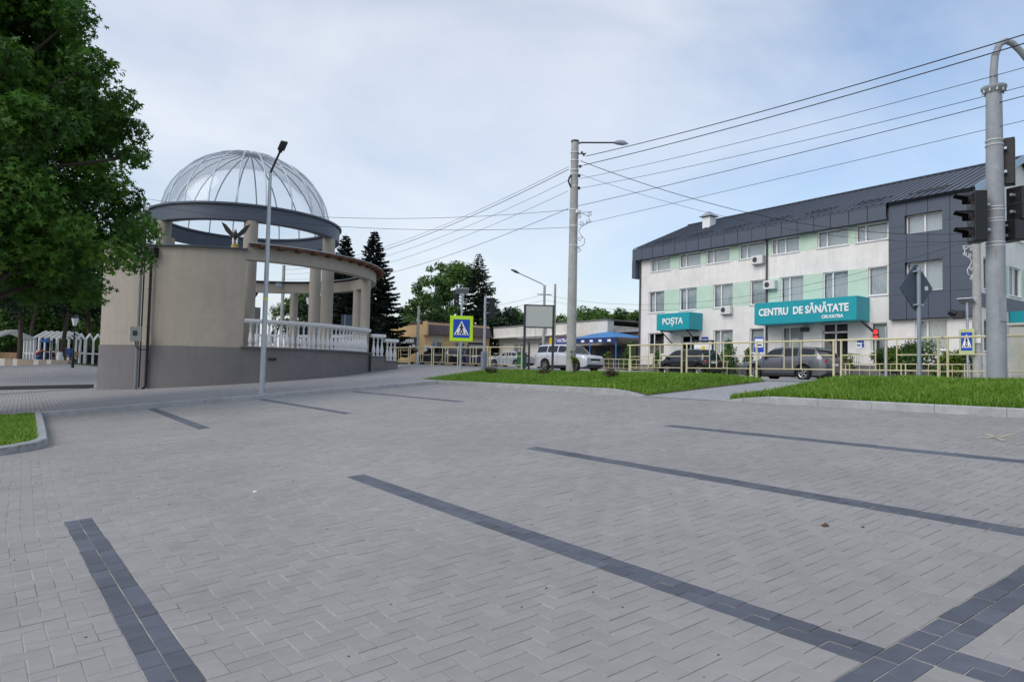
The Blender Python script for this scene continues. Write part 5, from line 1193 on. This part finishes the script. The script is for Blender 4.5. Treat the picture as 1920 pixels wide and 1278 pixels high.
# white cabinet right
c = at_X(1910, 720, 17.6); kb_ = thing('utility_cabinet', 'off white utility cabinet right of the thick column', 'cabinet', (17.75, 5.42, H(17.6, 5.5) - .05), R(-6))
M_cab = mat('cabinet_cream', (.62, .61, .56), .6, .06, 4, stain=.12); MB().box(-.25, .25, -.55, .40, 0, 1.38).build('body', M_cab, kb_, None, False, .03); MB().box(-.30, .30, -.60, .44, 1.383, 1.45).build('roof_cap', M_cab, kb_, None, False, .03)
MB().box(-.26, -.252, -.50, -.08, .30, 1.25).build('door', M_cab, kb_, None, False, .004); MB().box(-.26, -.252, -.05, .36, .30, 1.25).build('door', M_cab, kb_, None, False, .004)
# notice board by post office
c = at_X(1318, 690, 35.8); nb_ = thing('notice_board', 'dark framed notice board with papers by the post office', 'notice board', (35.8, c.y, H(35.8, c.y) + .1))
for y in (-.75, .75): MB().box(-.05, .05, y - .05, y + .05, 0, 2.1).build('post', M_darkgrey, nb_)
MB().box(-.04, .04, -.7, .7, 1.0, 2.0).build('panel', M_lett, nb_); MB().box(-.08, .08, -.82, .82, 2.05, 2.15).build('canopy', M_darkgrey, nb_)
for (y, z, w_, h_, M) in ((-.45, 1.5, .18, .3, M_sill), (-.05, 1.55, .14, .24, mat('paper_yellow', (.7, .6, .05), .7)), (.35, 1.5, .2, .2, M_sill), (.1, 1.2, .4, .1, M_darkgrey)): MB().box(-.05, -.042, y - w_, y + w_, z - h_, z + h_).build('paper', M, nb_)

# ------------------------------------------------------------------ wires
def wire(label, a, b, sag, r=.012, n=26):
    a, b = Vector(a), Vector(b); pts = [a + (b - a) * t + Vector((0, 0, -sag * 4 * t * (1 - t))) for t in [k / n for k in range(n + 1)]]
    o = MB().tube(pts, r * .66, 5, False).build('overhead_wire', M_cable, None, 60); setp(o, label, 'wire', 'overhead wires'); return o
for i, (y0_, z0_, drop, r, lab) in enumerate(((18.2, 9.30, .79, .020, 'topmost thick cable from the concrete pole to the upper right corner'), (18.3, 9.0, .67, .020, 'second thick cable running just under the topmost one'), (18.5, 8.55, .71, .011, 'thin wire third from top running right from the concrete pole'),
        (18.5, 8.2, .74, .011, 'thin wire fourth from top running right from the concrete pole'), (18.6, 7.57, .31, .014, 'medium wire fifth from top running right from the concrete pole'), (18.5, 6.87, .11, .010, 'lowest thin wire running right from the scroll ornament'))):
    wire(lab, (16.05, y0_, z0_), (16.05, -18, z0_), drop / .923, r, 40)
for i, (z0_, z1_, sag, r, lab) in enumerate(((9.05, 9.3, .9, .011, 'highest wire sloping left from the concrete pole behind the rotunda'), (8.95, 9.05, .9, .018, 'thick wire just below the highest one sloping left to the rotunda'), (8.55, 8.7, .9, .011, 'third wire sloping left from the concrete pole'), (8.15, 8.3, .9, .011, 'fourth wire sloping left from the concrete pole'), (7.5, 7.8, .9, .014, 'lowest wire sloping left from the concrete pole'))):
    wire(lab, (15.85, 18.9, z0_), (16.0, pfar.location.y, z1_), sag, r)
wire('upper level wire from the concrete pole to the rotunda pole', (15.85, 18.8, 7.45), (3.72, 31.42, 8.3), .55, .012); wire('lower level wire from the concrete pole to the rotunda pole', (15.85, 18.8, 6.8), (3.72, 31.42, 8.05), .45, .012)
e1 = at_X(1829, 437, 33.9); wire('thick cable descending from the concrete pole across the clinic roof', (16.15, 18.6, 9.25), (33.9, pB.location.y, e1.z), .9, .018)
wire('thin cable descending right under the thick one across the clinic', (16.1, 18.6, 8.75), (33.9, pB.location.y, e1.z - .35), .8, .010)
fl = farlamp.location; wire('upper wire from the far lamp pole across the clinic facade', (fl.x, fl.y, fz - .75), (33.9, pB.location.y, e1.z - .25), 1.7, .013); wire('lower wire from the far lamp pole across the clinic facade', (fl.x, fl.y, fz - 1.15), (33.9, pB.location.y, e1.z - .6), 1.7, .011)
q = at_d(640, 590, 85); wire('upper wire from the far lamp pole leftwards over the town hall', (fl.x, fl.y, fz - .75), q, 1.0, .016); wire('lower wire from the far lamp pole leftwards over the town hall', (fl.x, fl.y, fz - 1.2), q - Vector((0, 0, .6)), 1.0, .014)

# ------------------------------------------------------------------ cars
M_tyre = mat('tyre', (.018, .018, .019), .8, .1, 20); M_rim = mat('alloy', (.50, .51, .53), .3, .05, metal=.8); M_cglass = mat('car_glass', (.006, .008, .010), .03, .05, spec=.55); M_trim = mat('car_trim', (.022, .022, .024), .6)
M_tail = mat('tail_lamp', (.30, .012, .012), .15, .1, spec=.6); M_head = mat('head_lamp', (.30, .32, .35), .1, .2, 12, spec=.8); M_plate = mat('plate', (.75, .75, .73), .5); M_chrome = mat('chrome', (.6, .6, .6), .15, .03, metal=1)
def interp(tab, x):
    for (a, va), (b, vb) in zip(tab[:-1], tab[1:]):
        if a <= x <= b: t = (x - a) / (b - a) if b > a else 0; return va + (vb - va) * (t * t * (3 - 2 * t) * .5 + t * .5)
    return tab[0][1] if x < tab[0][0] else tab[-1][1]
def car(label, loc, rz, paint, L=4.55, W=1.80, Hh=1.66, wb=2.62, wr=.34, belt=((0, .72), (.06, .86), (.26, 1.00), (.30, 1.03), (.80, 1.06), (.97, 1.02), (1, .90)), roof=((.24, 0), (.40, .86), (.50, 1), (.72, 1), (.88, .94), (.985, .0)), clear=.22, cladding=True, fo=.86, gate=False, group='cars on the street'):
    """x forward from rear (0) to front (L): tables run from the FRONT (0) to the REAR (1)"""
    t = thing('car', label, 'car', loc, rz, group); hw = W / 2; ax = (L / 2 - fo, L / 2 - fo - wb)
    X = [L / 2 - L * k / 90 for k in range(91)]; fr = lambda x: (L / 2 - x) / L
    bz_ = lambda x: interp(belt, fr(x)) * 1.0
    def half(x): f = fr(x); e = min(f, 1 - f); return hw * (1 - .16 * max(0, 1 - e / .10) ** 2)
    def low(x):
        z = clear + (.12 * max(0, 1 - min(fr(x), 1 - fr(x)) / .05))
        for a in ax:
            dx = abs(x - a); ra = wr + .065
            if dx < ra: z = max(z, wr + math.sqrt(ra * ra - dx * dx))
        return z
    V = []; n = 12
    for x in X:
        w_, zl, zb_ = half(x), low(x), bz_(x); zm = max(zl + .01, (clear + zb_) * .52); zl2 = min(max(zl, clear + .0) + .03, zb_ - .12)
        sec = [(w_ * .90, zl), (w_ * .985, zl2), (w_, max(zm, zl2 + .01)), (w_ * .99, max(zb_ - .10, zl2 + .03)), (w_ * .955, zb_ - .02), (w_ * .86, zb_ + .008)]
        V += [(x, y, z) for y, z in sec] + [(x, -y, z) for y, z in reversed(sec)]
    F = [(i * n + k, i * n + (k + 1) % n, (i + 1) * n + (k + 1) % n, (i + 1) * n + k) for i in range(90) for k in range(n)] + [tuple(range(n)), tuple(90 * n + n - 1 - k for k in range(n))]
    MB().add(V, F).build('body', paint, t, 32)
    # cabin
    xa, xb = L / 2 - roof[0][0] * L, L / 2 - roof[-1][0] * L; XC = [xa + (xb - xa) * k / 40 for k in range(41)]; V = []; top = lambda x: bz_(x) - .03 + (Hh - bz_(x)) * interp(roof, fr(x)); secs = []
    for x in XC:
        zb_, zr = bz_(x) - .02, top(x); f = max(0.02, (zr - zb_) / (Hh - zb_)); w0 = half(x) * .955; w1 = w0 - .20 * f
        s_ = [(w0, zb_), (w0 - .10 * f, zb_ + (zr - zb_) * .5), (w1, zr - .05 * f), (w1 - .10, zr), (0, zr + .02 * f)]; secs.append(s_)
        V += [(x, y, z) for y, z in s_] + [(x, -y, z) for y, z in reversed(s_[:-1])]
    m_ = 9; MB().add(V, [(i * m_ + k, i * m_ + k + 1, (i + 1) * m_ + k + 1, (i + 1) * m_ + k) for i in range(40) for k in range(m_ - 1)]).build('cabin', paint, t, 40)
    def side_pt(i, v, s, o=.006):
        (y0_, z0_), (y1_, z1_), (y2_, z2_) = secs[i][:3]; 
        (a_, b_) = ((y0_ + (y1_ - y0_) * v * 2, z0_ + (z1_ - z0_) * v * 2) if v < .5 else (y1_ + (y2_ - y1_) * (v - .5) * 2, z1_ + (z2_ - z1_) * (v - .5) * 2))
        return (XC[i], s * (a_ + o), b_)
    hi = [i for i in range(41) if top(XC[i]) - bz_(XC[i]) > .16 * 1]; i0, i1 = hi[0] + 1, hi[-1] - 1; cuts = [i0, i0 + int((i1 - i0) * .36), i0 + int((i1 - i0) * .69), i1]
    for s in (-1, 1):
        for a, b in zip(cuts[:-1], cuts[1:]):
            mb = MB(); b2 = b - 1; mb.add([side_pt(i, v, s) for i in range(a, b2 + 1) for v in (.16, .5, .90)], [(q * 3 + k, q * 3 + k + 1, q * 3 + k + 4, q * 3 + k + 3) for q in range(b2 - a) for k in (0, 1)]); mb.build('side_window', M_cglass, t, 40)
    def cross(i, lo, up): # windscreen strip between section indices
        mb = MB(); Vv = []
        for q in i:
            (y0_, z0_), (y1_, z1_), (y2_, z2_), (y3_, z3_), (_, z4_) = secs[q]
            Vv += [(XC[q] + lo, y, z + up) for y, z in ((y3_ * .98, z3_ + .004), (y3_ * .5, (z3_ + z4_) / 2 + .008), (0, z4_ + .006), (-y3_ * .5, (z3_ + z4_) / 2 + .008), (-y3_ * .98, z3_ + .004))]
        return mb.add(Vv, [(a * 5 + k, a * 5 + k + 1, a * 5 + k + 6, a * 5 + k + 5) for a in range(len(i) - 1) for k in range(4)])
    peakf = next(i for i in range(41) if top(XC[i]) > bz_(XC[i]) + .86 * (Hh - bz_(XC[i]))); peakr = max(i for i in range(41) if top(XC[i]) > bz_(XC[i]) + .80 * (Hh - bz_(XC[i])))
    cross(range(1, peakf), .004, .004).build('windscreen', M_cglass, t, 40)
    if peakr < 39: cross(range(peakr, 40), -.004, .004).build('rear_window', M_cglass, t, 40)
    # wheels
    wp = MB(); prof = [(wr * .62, -.10), (wr * .93, -.105), (wr, -.07), (wr, .07), (wr * .93, .105), (wr * .62, .10)]; nn_ = 24
    wheel0 = None
    for a in ax:
        for s in (-1, 1):
            wt = MB(); wt.add([(r_ * math.cos(6.283 * k / nn_), d_, r_ * math.sin(6.283 * k / nn_)) for r_, d_ in prof for k in range(nn_)], [(i * nn_ + k, i * nn_ + (k + 1) % nn_, (i + 1) * nn_ + (k + 1) % nn_, (i + 1) * nn_ + k) for i in range(5) for k in range(nn_)])
            o = wt.build('wheel', M_tyre, t, 40); o.location = (a, s * (hw - .11), wr)
            rm = MB(); rr = wr * .64
            rm.add([(rr * math.cos(6.283 * k / nn_) * q_, s * d_, rr * math.sin(6.283 * k / nn_) * q_) for q_, d_ in ((1, .10), (.88, .085)) for k in range(nn_)], [(k, (k + 1) % nn_, nn_ + (k + 1) % nn_, nn_ + k) for k in range(nn_)])
            for k in range(5):
                a_ = 6.283 * k / 5; d_ = Vector((math.cos(a_), 0, math.sin(a_))); p_ = Vector((-math.sin(a_), 0, math.cos(a_)))
                rm.obox(d_ * rr * .5 + Vector((0, s * .088, 0)), d_ * rr * .5, p_ * rr * .13, Vector((0, .012, 0)))
            rm.build('rim', M_rim, o, 40)
            hb = MB(); hb.face(*[(rr * .98 * math.cos(6.283 * k / nn_), s * .05, rr * .98 * math.sin(6.283 * k / nn_)) for k in range(nn_)]); hb.build('hub_disc', M_trim, o)
            arch = MB(); ra = wr + .07; NN = 16; pts_ = [(a + ra * math.cos(math.pi * k / NN), wr + ra * math.sin(math.pi * k / NN)) for k in range(NN + 1)]
            arch.add([(x_, s * (half(x_) * (1.003 if k2 == 0 else .93)), z_) for k2 in (0, 1) for x_, z_ in pts_] + [(a + (x_ - a) * 1.10, s * (half(x_) * 1.004), wr + (z_ - wr) * 1.10) for x_, z_ in pts_], [(k, k + 1, NN + 2 + k, NN + 1 + k) for k in range(NN)] + [(k, k + 1, 2 * NN + 3 + k, 2 * NN + 2 + k) for k in range(NN)]); arch.build('wheel_arch', M_trim if cladding else paint, t, 40)
    # underbody, lower cladding, bumper trims, lamps, plates, mirrors, handles
    MB().box(-L / 2 + .25, L / 2 - .25, -hw * .86, hw * .86, clear * .75, clear + .06).build('underbody', M_trim, t)
    for s in (-1, 1):
        if cladding: MB().box(ax[1] + wr + .1, ax[0] - wr - .1, min(s * hw * .97, s * (hw + .006)), max(s * hw * .97, s * (hw + .006)), clear + .0, clear + .14).build('sill_trim', M_trim, t, None, False, .01)
        mb = MB(); mb.obox((xa - .42, s * (hw + .06), bz_(xa - .42) + .07), (.07, 0, 0), (0, .09, 0), (0, 0, .06)); mb.build('mirror', paint, t, None, False, .03)
        for x in (L / 2 - fo - wb * .52, L / 2 - fo - wb * .90): MB().box(x - .09, x + .09, min(s * (hw * .985), s * (hw * .985 + .02)), max(s * (hw * .985), s * (hw * .985 + .02)), bz_(x) - .17, bz_(x) - .14).build('door_handle', M_chrome, t)
        for x in (L / 2 - fo - wb * .20, L / 2 - fo - wb * .58, L / 2 - fo - wb * .93): MB().box(x - .004, x + .004, min(s * hw * .96, s * (hw * 1.001)), max(s * hw * .96, s * (hw * 1.001)), clear + .16, bz_(x) - .03).build('door_gap', M_trim, t)
        zf = bz_(L / 2 - .12) - .10; mb = MB(); mb.obox((L / 2 - .15, s * hw * .70, zf), Vector((.13, -s * .09, .0)), Vector((.03, s * .10, 0)), (0, 0, .06)); mb.build('headlight', M_head, t, None, False, .025)
        zr_ = bz_(-L / 2 + .1) - .12; mb = MB(); mb.obox((-L / 2 + .13, s * hw * .80, zr_ - .01), Vector((.13, s * .045, 0)), Vector((-.008, s * .085, 0)), (0, 0, .085)); mb.build('tail_light', M_tail, t, None, False, .03)
    for (x, nm) in ((L / 2 - .05, 'front_bumper'), (-L / 2 + .05, 'rear_bumper')):
        sg_ = 1 if x > 0 else -1; MB().box(min(x, x + sg_ * .065), max(x, x + sg_ * .065), -hw * .78, hw * .78, clear + .05, clear + .20).build(nm, M_trim, t, None, False, .03)
        zpl = .52 if x > 0 else .72; MB().box(min(x + sg_ * .05, x + sg_ * .075), max(x + sg_ * .05, x + sg_ * .075), -.26, .26, zpl, zpl + .115).build('number_plate', M_plate, t)
    MB().box(L / 2 - .04, L / 2 + .012, -hw * .45, hw * .45, bz_(L / 2) - .16, bz_(L / 2) - .04).build('grille', M_trim, t, None, False, .01)
    if gate:   # raised tailgate
        mb = MB(); y = hw * .74; a0 = Vector((-L / 2 + .30, 0, Hh - .03)); d_ = Vector((-.88, 0, .30)).normalized(); mb.obox(a0 + d_ * .55, d_ * .55, (0, y, 0), d_.cross(Vector((0, 1, 0))) * .03); mb.build('tailgate', paint, t, None, False, .03)
        mb = MB(); mb.obox(a0 + d_ * .45 - Vector((0, 0, .04)), d_ * .34, (0, y * .84, 0), d_.cross(Vector((0, 1, 0))) * .01); mb.build('tailgate_window', M_lett, t)
        MB().box(-L / 2 + .004, -L / 2 + .3, -hw * .72, hw * .72, .78, Hh - .14).build('boot_opening', M_trim, t)
    return t
def paint(name, col, metal=.5, r=.3): return mat(name, col, r, .03, 3, metal=metal, coat=.7)
SUV = dict(L=4.55, W=1.80, Hh=1.68, wb=2.62, wr=.345)
CRV2 = dict(SUV, belt=((0, .80), (.05, .94), (.24, 1.03), (.29, 1.06), (.80, 1.09), (.97, 1.06), (1, .98)), roof=((.245, 0), (.385, .90), (.46, 1), (.80, 1), (.94, .95), (.992, 0)))
CRV5 = dict(SUV, L=4.60, W=1.85, wb=2.66, wr=.36, belt=((0, .72), (.05, .88), (.25, 1.01), (.30, 1.04), (.70, 1.12), (.9, 1.16), (.97, 1.10), (1, .94)), roof=((.23, 0), (.40, .88), (.52, 1), (.70, .98), (.86, .86), (.975, 0)))
HATCH = dict(L=4.15, W=1.74, Hh=1.50, wb=2.52, wr=.31, clear=.17, cladding=False, fo=.82, belt=((0, .62), (.05, .76), (.24, .90), (.29, .93), (.75, .97), (.95, .96), (1, .82)), roof=((.22, 0), (.42, .92), (.52, 1), (.72, .98), (.88, .86), (.985, 0)))
MINI = dict(HATCH, L=3.65, W=1.72, Hh=1.58, wb=2.42, belt=((0, .66), (.04, .78), (.17, .93), (.22, .97), (.75, 1.02), (.95, 1.0), (1, .84)), roof=((.13, 0), (.36, .90), (.47, 1), (.74, 1), (.90, .90), (.985, 0)))
SEDAN = dict(HATCH, L=4.4, Hh=1.43, wb=2.6, belt=((0, .60), (.05, .73), (.24, .88), (.30, .91), (.76, .95), (.95, .95), (1, .80)), roof=((.26, 0), (.42, .92), (.50, 1), (.66, .98), (.74, .84), (.87, 0)))
def road_z(x, y): return H(x, y) - .02
car('silver white SUV facing the lawn side behind the concrete pole', (27.7, 32.7, road_z(27.7, 32.7)), R(-85), paint('paint_silver', (.60, .62, .65), .25), **CRV2)
yc = at_X(1482, 700, 31.0).y; car('dark grey crossover driving past behind the yellow railing', (31.0, yc, road_z(31, yc)), R(90), paint('paint_grey', (.13, .135, .155), .5), **CRV5)
yc = at_X(1292, 700, 32.4).y; car('small black hatchback parked before the post office', (32.4, yc, road_z(32.4, yc)), R(90), paint('paint_black', (.014, .015, .02), .4), **MINI)
c = at_d(822, 690, 58.5); car('dark green grey hatchback seen from behind left of the crossing sign', (c.x, c.y, road_z(c.x, c.y)), R(104), paint('paint_greengrey', (.055, .062, .06), .4), **HATCH)
c = at_d(881, 690, 57); car('dark blue hatchback with raised tailgate right of the crossing sign', (c.x, c.y, road_z(c.x, c.y)), R(68), paint('paint_navy', (.012, .018, .07), .4), gate=True, **HATCH)
c = at_d(975, 690, 64); car('pale silver blue sedan parked before the white shop row', (c.x - 1, c.y, road_z(c.x, c.y)), R(-75 + 180), paint('paint_paleblue', (.45, .50, .56), .3), **SEDAN)

# ------------------------------------------------------------------ eagles
M_bronze = mat('dark_bronze', (.035, .032, .03), .5, .3, 10); M_gold = mat('gold_base', (.50, .36, .10), .45, .15, metal=.4)
def eagle(label, loc, rz, s=1.0):
    t = thing('eagle_statue', label, 'statue', loc, rz)
    mb = MB(); mb.lathe([(.17, 0), (.17, .05), (.14, .07), (.15, .15), (.12, .17)], (0, 0, 0), 14); mb.build('base', M_gold, t, 40)
    MB().tube([(.02, 0, .34), (.0, 0, .44), (.03, 0, .56), (.07, 0, .66), (.10, 0, .72)], [.05, .11, .12, .07, .04], 12).build('body', M_bronze, t, 50)
    MB().tube([(.07, 0, .68), (.11, 0, .74), (.15, 0, .745), (.20, 0, .71)], [.05, .065, .05, .008], 10).build('head', mat('eagle_head', (.55, .53, .48), .6), t, 50)
    for y in (-.07, .07): MB().tube([(.02, y, .42), (.03, y, .28), (.05, y, .17)], [.05, .045, .03], 8).build('leg', M_white, t, 50)
    MB().tube([(-.05, 0, .42), (-.14, 0, .28), (-.2, 0, .16)], [.07, .06, .03], 8).build('tail', M_bronze, t, 50)
    for sgn in (-1, 1):
        top = [(.0, .08, .62), (-.01, .22, .80), (-.03, .38, .98), (-.05, .56, 1.08)]; bot = [(.0, .09, .48), (-.02, .24, .55), (-.04, .40, .72), (-.06, .56, 1.05)]; mb = MB()
        V = [(x, sgn * y, z) for x, y, z in top] + [(x, sgn * y, z) for x, y, z in bot] + [(x - .04, sgn * y, z) for x, y, z in top] + [(x - .04, sgn * y, z) for x, y, z in bot]
        mb.add(V, [(i, i + 1, 5 + i, 4 + i) for i in range(3)] + [(8 + i, 12 + i, 13 + i, 9 + i) for i in range(3)] + [(i, 8 + i, 9 + i, i + 1) for i in range(3)] + [(4 + i, 5 + i, 13 + i, 12 + i) for i in range(3)]); mb.build('wing', M_bronze, t, 40)
    t.scale = (s, s, s); return t
pe = RP(-106, 6.68, 6.472); eagle('bronze eagle with raised wings on a gold base atop the rotunda wall', tuple(pe), R(-106), 1.0)
pm = at_d(470, 640, 46); mz = H(pm.x, pm.y)
pd = thing('monument_pedestal', 'grey granite pedestal seen through the rotunda opening', 'pedestal', (pm.x, pm.y, mz)); zt = at_d(470, 576, 46).z - mz
MB().box(-.45, .45, -.45, .45, 0, zt).build('shaft', M_plinth, pd, None, False, .02); MB().box(-.6, .6, -.6, .6, 0, .4).build('foot', M_plinth, pd)
eagle('dark bronze eagle on the granite pedestal inside the rotunda view', (pm.x, pm.y, mz + zt + .002), R(-60), 1.3)
# blue grey board right side of rotunda
c = at_d(658, 604, 42); bbx = thing('blue_board', 'blue grey metal board beside the right rotunda column', 'board', (c.x, c.y, H(c.x, c.y)), YAW * -1)
zt = at_d(658, 590, 42).z - bbx.location.z; zb = at_d(658, 618, 42).z - bbx.location.z
MB().box(-.6, .6, -.05, .05, zb - .4, zt).build('panel', mat('board_blue', (.06, .09, .14), .5), bbx); [MB().box(x - .04, x + .04, -.04, .04, 0, zb - .4).build('leg', M_darkgrey, bbx) for x in (-.5, .5)]; MB().box(-.38, -.33, -.07, -.052, zb - .4, zt).build('stile', M_steel, bbx)

# ------------------------------------------------------------------ park: lanterns, white frames, slide, planter, benches
def lantern(px, ytop, dep, label):
    p = at_d(px, 690, dep); z0_ = H(p.x, p.y); hh = at_d(px, ytop, dep).z - z0_; t = thing('park_lantern', label, 'lamp post', (p.x, p.y, z0_ + .05), 0, 'black park lanterns')
    MB().tube([(0, 0, 0), (0, 0, .8), (0, 0, .82), (0, 0, hh - .7)], [.09, .08, .05, .04], 10).build('post', M_black, t, 40)
    MB().lathe([(.09, hh - .68), (.20, hh - .22)], (0, 0, 0), 6).build('lantern_glass', mat('opal_glass', (.75, .76, .78), .3), t); MB().lathe([(.23, hh - .218), (.12, hh - .08), (.03, hh)], (0, 0, 0), 6).build('lantern_roof', M_black, t)
    MB().lathe([(.05, hh - .74), (.10, hh - .69)], (0, 0, 0), 6).build('lantern_seat', M_black, t); return t
lantern(136, 591, 42, 'black park lantern with white glass left of the rotunda'); lantern(574, 553, 47, 'black park lantern seen through the rotunda columns')
def white_frames(px, dep, n, label, dx=.62, w=2.6, he=2.25, hr=2.85, rz=0.0):
    p = at_d(px, 680, dep); t = thing('timber_frame_shelter', label, 'shelter', (p.x, p.y, H(p.x, p.y) - .1), rz, 'white timber frames in the park'); fr0 = None
    for k in range(n):
        mb = MB()
        for y in (-w / 2, w / 2): mb.box(-.05, .05, y - .09, y + .09, 0, he)
        mb.bar((0, -w / 2 - .05, he), (0, 0, hr), .10, .16); mb.bar((0, w / 2 + .05, he), (0, 0, hr), .10, .16)
        if fr0 is None: fr0 = mb.build('portal_frame', M_white, t); o = fr0
        else: o = fr0.copy(); COL.objects.link(o)
        o.location = (k * dx, 0, 0)
    for y in (-w / 2, w / 2): MB().box(-.05, (n - 1) * dx + .05, y - .02, y + .02, 1.15, 1.25).build('side_rail', M_white, t)
    return t
white_frames(150, 58, 9, 'long row of white timber frames right of the park lantern', .62, rz=R(-18)); white_frames(84, 56, 6, 'white slatted timber frame behind the black post', .5, rz=R(-40)); white_frames(8, 52, 4, 'white timber frame at the left edge of the park', .6, rz=R(-70))
p = at_d(60, 676, 54); sl = thing('playground_slide', 'red and blue playground slide with small orange tower', 'slide', (p.x, p.y, H(p.x, p.y)), YAW * -1)
mred = mat('slide_red', (.40, .03, .03), .35, .1); mblu = mat('slide_blue', (.02, .09, .30), .4, .1); mor = mat('tower_orange', (.42, .13, .03), .5, .15)
MB().tube([(-.9, 0, .30), (-.5, 0, .38), (.8, 0, 1.25)], .15, 10).build('red_chute', mred, sl, 40); MB().tube([(.0, -.35, .28), (.4, -.35, .42), (.9, -.35, .80)], .16, 10).build('blue_chute', mblu, sl, 40)
for x in (.85, 1.25): 
    for y in (-.3, .3): MB().tube([(x, y, 0), (x, y, 1.9)], .04, 6).build('tower_post', mblu, sl, 40)
MB().box(.80, 1.30, -.35, .35, 1.16, 1.22).build('deck', mor, sl)
mb = MB(); mb.face((.7, -.45, 1.9), (1.4, -.45, 1.9), (1.05, 0, 2.25)); mb.face((1.4, -.45, 1.9), (1.4, .45, 1.9), (1.05, 0, 2.25)); mb.face((1.4, .45, 1.9), (.7, .45, 1.9), (1.05, 0, 2.25)); mb.face((.7, .45, 1.9), (.7, -.45, 1.9), (1.05, 0, 2.25)); mb.build('tower_roof', mblu, sl)
for k in range(5): MB().box(2.35 + k * .06, 2.39 + k * .06, -.2, .2, .85, 1.5).build('orange_slat', mor, sl)
for k in range(5): MB().box(2.72 + k * .07, 2.77 + k * .07, -.2, .2, .9, 1.45).build('blue_slat', mblu, sl)
MB().box(2.3, 3.1, -.2, .2, .78, .845).build('climbing_deck', M_darkgrey, sl)
for x in (2.33, 3.07): MB().box(x - .03, x + .03, -.03, .03, 0, .775).build('deck_leg', M_darkgrey, sl)
p = at_d(14, 690, 47); q = at_d(103, 690, 47); pw = thing('planter_wall', 'low planter wall of beige and white blocks in the park', 'planter', (p.x, p.y, H(p.x, p.y) + .1)); dv = Vector((q.x - p.x, q.y - p.y, 0)); L_ = dv.length; dn = dv.normalized(); nn = Vector((-dn.y, dn.x, 0)); x0 = -1.5
mbe = mat('block_beige', (.42, .34, .27), .9, .1); k = 0
while x0 < L_:
    w_ = (1.1, .36, .55, .32)[k % 4]; mb = MB(); mb.obox(dn * (x0 + w_ / 2) + Vector((0, 0, .24)), dn * (w_ / 2 - .006), nn * .25, (0, 0, .27 if k % 2 == 0 else .28)); mb.build('block', mbe if k % 2 == 0 else M_wht, pw); x0 += w_; k += 1
for i, (px, dep, lab) in enumerate(((4, 50, 'wooden park bench at the left edge of the park'), (122, 54, 'wooden park bench left of the park lantern'))):
    p = at_d(px, 680, dep); b_ = thing('park_bench', lab, 'bench', (p.x, p.y, H(p.x, p.y) + .1), -YAW + R(5)); mw = mat('bench_wood%d' % i, (.40, .26, .15), .6, .2, 10)
    for k in range(3): MB().box(-.9, .9, -.28 + k * .16, -.14 + k * .16, .42, .46).build('seat_slat', mw, b_)
    for k in range(3): MB().box(-.9, .9, .24, .28, .55 + k * .16, .67 + k * .16).build('back_slat', mw, b_)
    for x in (-.75, .75): MB().box(x - .04, x + .04, -.28, .23, 0, .415).build('leg', M_darkgrey, b_)
# park lawns, plaza step
def strip(name, pts, hgt_, M, dz): 
    mb = MB(); P_ = [Vector((x, y, H(x, y) + dz)) for x, y in pts]; n = len(P_); mb.add(P_ + [p + Vector((0, 0, hgt_)) for p in P_], [tuple(range(n, 2 * n))] + [(i, (i + 1) % n, n + (i + 1) % n, n + i) for i in range(n)]); o = mb.build(name, M); o['kind'] = 'structure'; return o
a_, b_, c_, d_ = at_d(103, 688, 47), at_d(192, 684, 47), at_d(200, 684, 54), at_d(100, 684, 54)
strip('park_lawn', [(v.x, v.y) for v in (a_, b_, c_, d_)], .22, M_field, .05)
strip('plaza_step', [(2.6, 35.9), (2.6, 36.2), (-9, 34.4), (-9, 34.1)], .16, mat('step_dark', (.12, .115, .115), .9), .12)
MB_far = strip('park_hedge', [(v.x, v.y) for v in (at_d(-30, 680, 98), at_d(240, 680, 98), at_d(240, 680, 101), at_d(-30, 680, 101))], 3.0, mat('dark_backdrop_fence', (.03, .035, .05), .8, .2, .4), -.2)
